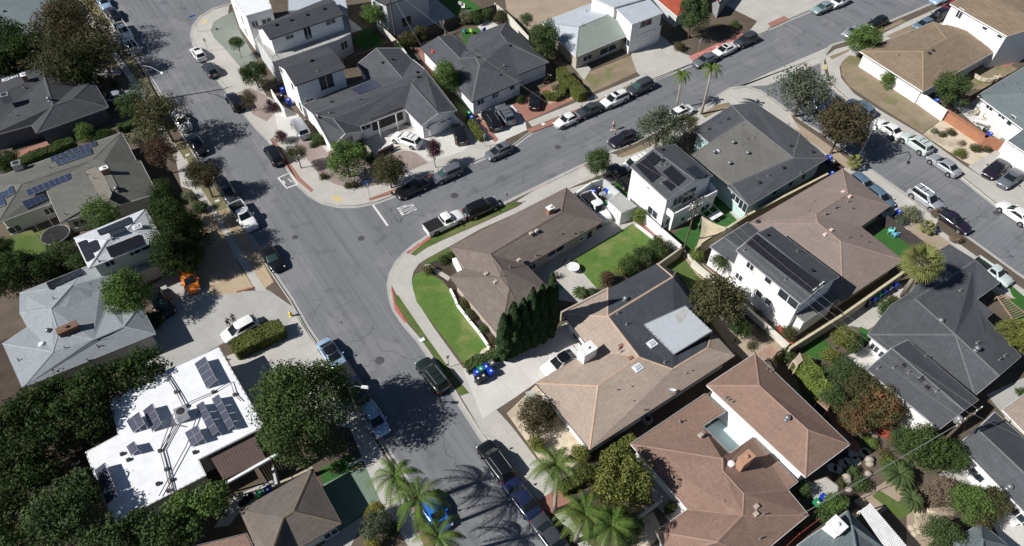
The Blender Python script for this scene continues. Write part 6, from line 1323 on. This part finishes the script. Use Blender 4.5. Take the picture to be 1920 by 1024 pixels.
# trampoline cage
c=P(104,440,.8); r=thing('trampoline','dark netted trampoline cage beside the left garden lawn','trampoline',V((c.x,c.y,.12))); g=MB(); g.lathe(V((c.x,c.y,.78)),[(1.6,0),(1.6,.04)],20); part('mat',g,BLK,r); g=MB(); g.tube([V((c.x+1.65*math.cos(t*PI/12),c.y+1.65*math.sin(t*PI/12),.8)) for t in range(25)],.07,6); part('frame',g,METAL,r)
for t in range(6): x,y=c.x+1.7*math.cos(t*PI/3),c.y+1.7*math.sin(t*PI/3); part('leg',MB().tube([(x,y,.1),(x,y,2.5)],.04,6),METAL,r)
# hydrant, boxes, bench
b=P(546,593,.12); r=thing('fire_hydrant','yellow fire hydrant on the left pavement above the clipped hedge','hydrant',b); YEL=plain('yellow hydrant paint',(.72,.62,.05),.5); part('barrel',MB().lathe(b,[(.2,0),(.2,.06),(.13,.1),(.13,.55),(.17,.58),(.14,.68),(.05,.75)],12),YEL,r)
for s in (-1,1): part('outlet',MB().tube([b+V((s*.1,0,.42)),b+V((s*.24,0,.42))],.065,8),YEL,r)
for l,u,v,w_,d_,h_,m_ in (('white utility box on the grass verge of the front lawn',792,638,.6,.45,.12,TRIMW),('small white utility cover on the red brick parkway',1019,233,.5,.5,.06,TRIMW),('pale meter cover on the left verge below the bronze tree',408,377,.6,.5,.05,CONB),('pale meter cover on the left verge above the bronze tree',352,291,.6,.5,.05,CONB)):
    p=P(u,v,.15); r=thing('utility_box',l,'utility box',V((p.x,p.y,.12))); part('box',MB().box((p.x,p.y,.14+h_/2),(w_,d_,h_),R(35)),m_,r); part('lid',MB().box((p.x,p.y,.15+h_),(w_*.85,d_*.85,.02),R(35)),m_,r)
p=P(1658,817,.4); r=thing('garden_bench','red garden bench beside the pale round bush','bench',V((p.x,p.y,.12))); y=R(-25); part('seat',MB().box((p.x,p.y,.45),(1.6,.5,.06),y),REDW,r); part('backrest',MB().box((p.x+.1,p.y+.28,.75),(1.6,.06,.5),y),REDW,r)
for k in (-.65,.65): part('leg',MB().box((p.x+k*math.cos(y),p.y+k*math.sin(y),.28),(.08,.4,.34),y),REDW,r)
ROCK=plain('boulder stone',(.36,.32,.27),.9,.1,var=.2)
for i,(u,v,s) in enumerate(((1614,815,.5),(1622,811,.4),(1629,808,.4),(1637,812,.45),(1640,818,.4),(1630,862,.5),(1631,870,.45),(1588,894,.5),(1590,902,.45),(1592,918,.4),(1628,888,.4),(1043,160,.5))):
    c=P(u,v,.12+s*.4); SEED[0]+=1; rg=random.Random(i); m=MB(); n=9; vs=[c+V((0,0,s*.7))]
    for k,zz,rr in ((0,.45,.75),(1,0,1.0),(2,-.4,.8)):
        for j in range(n): a=2*PI*j/n; q=s*rr*rg.uniform(.8,1.15); vs.append(c+V((q*math.cos(a),q*math.sin(a)*.8,s*zz)))
    fs=[(0,1+j,1+(j+1)%n) for j in range(n)]+[(1+k*n+j,1+(k+1)*n+j,1+(k+1)*n+(j+1)%n,1+k*n+(j+1)%n) for k in range(2) for j in range(n)]
    m.add(vs,fs); where=['at the left of the round bush ring','second from the left by the round bush','top of the round bush ring','right of the round bush ring','lowest right of the round bush ring','above the pale stone pair by the path','below it in the same stone pair','beside the small round bush','under the boulder garden bush','at the foot of the boulder garden','right of the wide low bush','inside the curved clipped hedge'][i]
    solo('boulder',m,ROCK,'rounded tan boulder '+where,'boulder','garden boulders',smooth=True)
for i,(u,v) in enumerate(((1730,953),(1742,957),(1752,963),(1760,970),(1771,977),(1720,965),(1721,978),(1718,986),(1708,990),(1713,1002),(1724,998),(1734,1000),(1731,1007))):
    c=P(u,v,.12); solo('stepping_stone',MB().lathe(V((c.x,c.y,.125)),[(.26,0),(.24,.04)],9),CREAM,'pale stepping stone on the gravel garden path at the bottom right','stepping stone','gravel garden stepping stones')
c0=P(1739,974,.14); 
for i in range(22): a=2*PI*i/22; c=V((c0.x+1.05*math.cos(a),c0.y+.9*math.sin(a),.13)); solo('ring_stone',MB().lathe(c,[(.1,0),(.11,.06),(.05,.1)],7),CREAM,'small pale stone of the ring in the gravel garden','stone','stones of the garden ring')
for i,(u,v) in enumerate(((1561,877),(1571,880),(1581,870),(1590,866),(1600,853),(1606,864),(1619,850),(1625,847))):
    c=P(u,v,.12); solo('stepping_stone',MB().lathe(V((c.x,c.y,.125)),[(.5,0),(.46,.04)],8),CONG,'grey stepping stone in the shade beside the rust roof','stepping stone','shaded garden stepping stones')
# rubbish heap pieces in the work yard
for l,u,v,s,m_ in (('blue tarp covered bundle in the work yard',1139,359,(1.1,.9,.8),BINM['blue']),('grey tarp covered bundle in the work yard',1130,366,(1.2,1.0,.7),plain('grey tarp',(.28,.29,.33),.7)),('black bag pile in the work yard',1126,371,(.9,.9,.6),BLK),('pale crate beside the tank in the work yard',1150,362,(1.6,.9,.9),plain('pale blue crate',(.45,.58,.60),.6))):
    p=P(u,v,.4); r=thing('covered_bundle',l,'bundle',V((p.x,p.y,.12))); part('base',MB().box((p.x,p.y,.12+s[2]*.3),(s[0],s[1],s[2]*.6),R(25)),m_,r); part('cover',MB().box((p.x,p.y,.12+s[2]*.8),(s[0]*.96,s[1]*.96,s[2]*.4),R(25),taper=.6),m_,r)
# air conditioner on the ground
p=P(1214,788,.5); r=thing('ground_cooler','round fan air conditioner in the gap between tan and rust roofs','air conditioner',V((p.x,p.y,.12))); part('casing',MB().box((p.x,p.y,.5),(.8,.8,.75),R(35)),METAL,r); part('fan',MB().lathe(V((p.x,p.y,.88)),[(.32,0),(.3,.04)],14),DKMET,r)
# ================================================================== POLES, LAMPS, SIGNS
pl,tL=pole('tall wooden utility pole with lamp arm between the top left street trees',(297,186),9.0,((8.6,2.2),(7.6,1.6)),yaw=R(20)); b=P(297,186,.12); lamp_on(pl,b,6.0,P(302,136,6.6))
pc,tC=pole('wooden utility pole with transformer rising behind the shade sail',(1279,478),9.6,((9.3,2.4),(8.3,2.2),(6.6,1.6)),transformer=7.6,yaw=R(35),r=.12)
pn,tN=pole('dark utility pole cut by the top edge between white houses',(742,74),9.5,((9.2,2.2),),yaw=R(35))
bp=P(1733,835,.12); pr,tR=pole('utility pole with long crossarms above the bottom right tree clump',(1731,862),9.4,((9.1,3.2),(8.2,2.6)),transformer=7.2,yaw=R(30))
far=V((tR.x+60,tR.y-38,9)); far2=V((tL.x-60,tL.y+80,9)); far3=V((tN.x-20,tN.y+50,9))
for i,l in enumerate(('upper wire from the centre pole to the bottom right pole','middle wire from the centre pole to the bottom right pole','lower wire from the centre pole to the bottom right pole')):
    o=V((math.cos(R(35)),math.sin(R(35)),0))*(i-1)*1.0; wire(l,[tC+o-V((0,0,.2)),tR+o-V((0,0,.2))],.01,.9)
wire('wire leaving the bottom right pole towards the right edge',[tR,far],.01,.9); wire('wire from the top pole to the centre pole',[tN,tC],.012,1.2)
wire('service wire from the centre pole to the brown house',[tC-V((0,0,1)),P(1143,410,3.2)],.012,.3); wire('pale thick cable from the bottom right pole to the rust house',[tR-V((0,0,1.2)),P(1500,966,3.4)],.03,.25); wire('service wire from the top pole to the dark cross hipped roof',[tN-V((0,0,.4)),P(790,86,3.6)],.018,.2)
wire('wire from the top left pole to the top edge',[tL,far2],.012,.8); wire('wire from the bottom right pole to the long slate roof',[tR-V((0,0,.6)),P(1800,835,3.2)],.014,.2)
def lamp(label,base,h,head):
    b=P(*base,.12); r=thing('street_lamp',label,'street lamp',b); part('post',MB().tube([b,b+V((0,0,h))],[.13,.08],9),plain('pale lamp post',(.42,.42,.41),.7),r); lamp_on(r,b,h,P(head[0],head[1],h+.5)); return r
lamp('tall concrete street lamp beside the small yellow palm',(1604,306),7.6,(1641,238)); lamp('street lamp reaching over the shaded lower street from the left kerb',(676,790),6.6,(680,726))
signpost('pole with blue street name blades at the junction corner',(694,372),2.9,double=True,m=plain('blue sign',(.03,.14,.45),.5)); signpost('pole with blue street name blades at the top left corner',(372,60),2.9,double=True,m=plain('blue sign',(.03,.14,.45),.5))
signpost('small grey parking sign beside the white sedan at the top left',(391,96),2.3,(.35,.5),METAL); signpost('small white sign on the upper parkway',(1309,97),2.3,(.45,.6)); signpost('small sign at the grass verge in front of the black minivan',(951,385),2.2,(.35,.5),METAL); signpost('small sign on the verge beside the green black crossover',(842,688),2.2,(.35,.5),METAL); signpost('small white sign at the driveway of the gabled house',(909,275),2.2,(.35,.55))
# ================================================================== PEOPLE
person('person in white shirt and dark shorts crossing the upper street on a pale board',1150.5,243.5,R(160),'walk')
bd=P(1149,244.5,.1); r=thing('skateboard','pale skateboard under the person on the upper street','skateboard',V((bd.x,bd.y,0))); part('deck',MB().box((bd.x,bd.y,.11),(.85,.22,.03),R(10)),BOARD,r)
for x in (-.28,.28): part('wheel',MB().tube([(bd.x+x,bd.y-.1,.05),(bd.x+x,bd.y+.1,.05)],.04,8),TRIMW,r)
person('person in pale grey clothes standing behind the white car on the concrete drive',441,605,R(-60),'stand',GRCL,DKCL,False,.12)
person('person in dark clothes at the windscreen of the white car on the concrete drive',431,613,R(-30),'reach',DKCL,DKCL,False,.12)

# small loose things on paving
for l,u,v in (('coiled garden hose on the patio of the brown house',1050,540),('coiled garden hose by the tan roofed house drive',1075,690),('coiled hose on the white walled patio',1880,262)):
    p=P(u,v,.14); m=MB(); m.tube([V((p.x+(.32-.004*t)*math.cos(t*.5),p.y+(.32-.004*t)*math.sin(t*.5),.17+.001*t)) for t in range(44)],.02,5); solo('garden_hose',m,BINM['green'],l,'hose')
for l,u,v,c in (('terracotta flower pot at the patio edge of the brown house',1040,520,TERRA),('terracotta flower pot beside the red brick path',1538,722,TERRA),('terracotta flower pot higher up the red brick path',1522,695,TERRA),('pale flower pot at the cream house front path',990,752,CREAM),('terracotta flower pot beside the white walled patio table',1830,245,TERRA)):
    p=P(u,v,.3); r=thing('flower_pot',l,'flower pot',V((p.x,p.y,.12))); part('pot',MB().lathe(V((p.x,p.y,.12)),[(.16,0),(.24,.4),(.25,.44)],10),c,r)
    SEED[0]+=1; q=crown_pts(.3,.3,.25,.1,SEED[0],1.6); q[:,2]+=.6; o=bpy.data.objects.new('leaves',npmesh('leaves',q,4,[GREENS['mid']])); COL.objects.link(o); o.parent=r

T('dark tree at the left edge just above the pale grey roof',12,528,38,3.0,'dark'); T('dark bushy tree between the garden lawn and pale grey roof',75,508,32,2.6,'dark'); bush('dark bush below the white metal roof left corner',112,512,20,'dark')
# ================================================================== LIGHT
SUN_AZ=R(17); SUN_EL=R(41)
d=V((math.cos(SUN_EL)*math.cos(SUN_AZ),math.cos(SUN_EL)*math.sin(SUN_AZ),-math.sin(SUN_EL)))
sl=bpy.data.lights.new('sun','SUN'); sl.energy=4.8; sl.angle=R(.55); sl.color=(1,.97,.925); so=bpy.data.objects.new('sun',sl); COL.objects.link(so)
so.rotation_euler=d.to_track_quat('-Z','Y').to_euler(); so.location=(-60,-20,80)
w=bpy.data.worlds.new('World'); sc.world=w; w.use_nodes=True; N=w.node_tree.nodes; L=w.node_tree.links; bg=N['Background']
sk=N.new('ShaderNodeTexSky'); sk.sky_type='NISHITA'; sk.sun_disc=False; sk.sun_elevation=SUN_EL
# sky azimuth: rotation measured clockwise from +Y to the direction of the sun
sk.sun_rotation=math.atan2(-d.x,-d.y); sk.dust_density=.3; sk.air_density=.7
L.new(sk.outputs[0],bg.inputs['Color']); bg.inputs['Strength'].default_value=.05
sc.view_settings.view_transform='Standard'; sc.view_settings.look='None'; sc.view_settings.exposure=0.28; sc.view_settings.gamma=1
print('WARN',len(WARN)); 
for x in WARN: print('  miss',x)
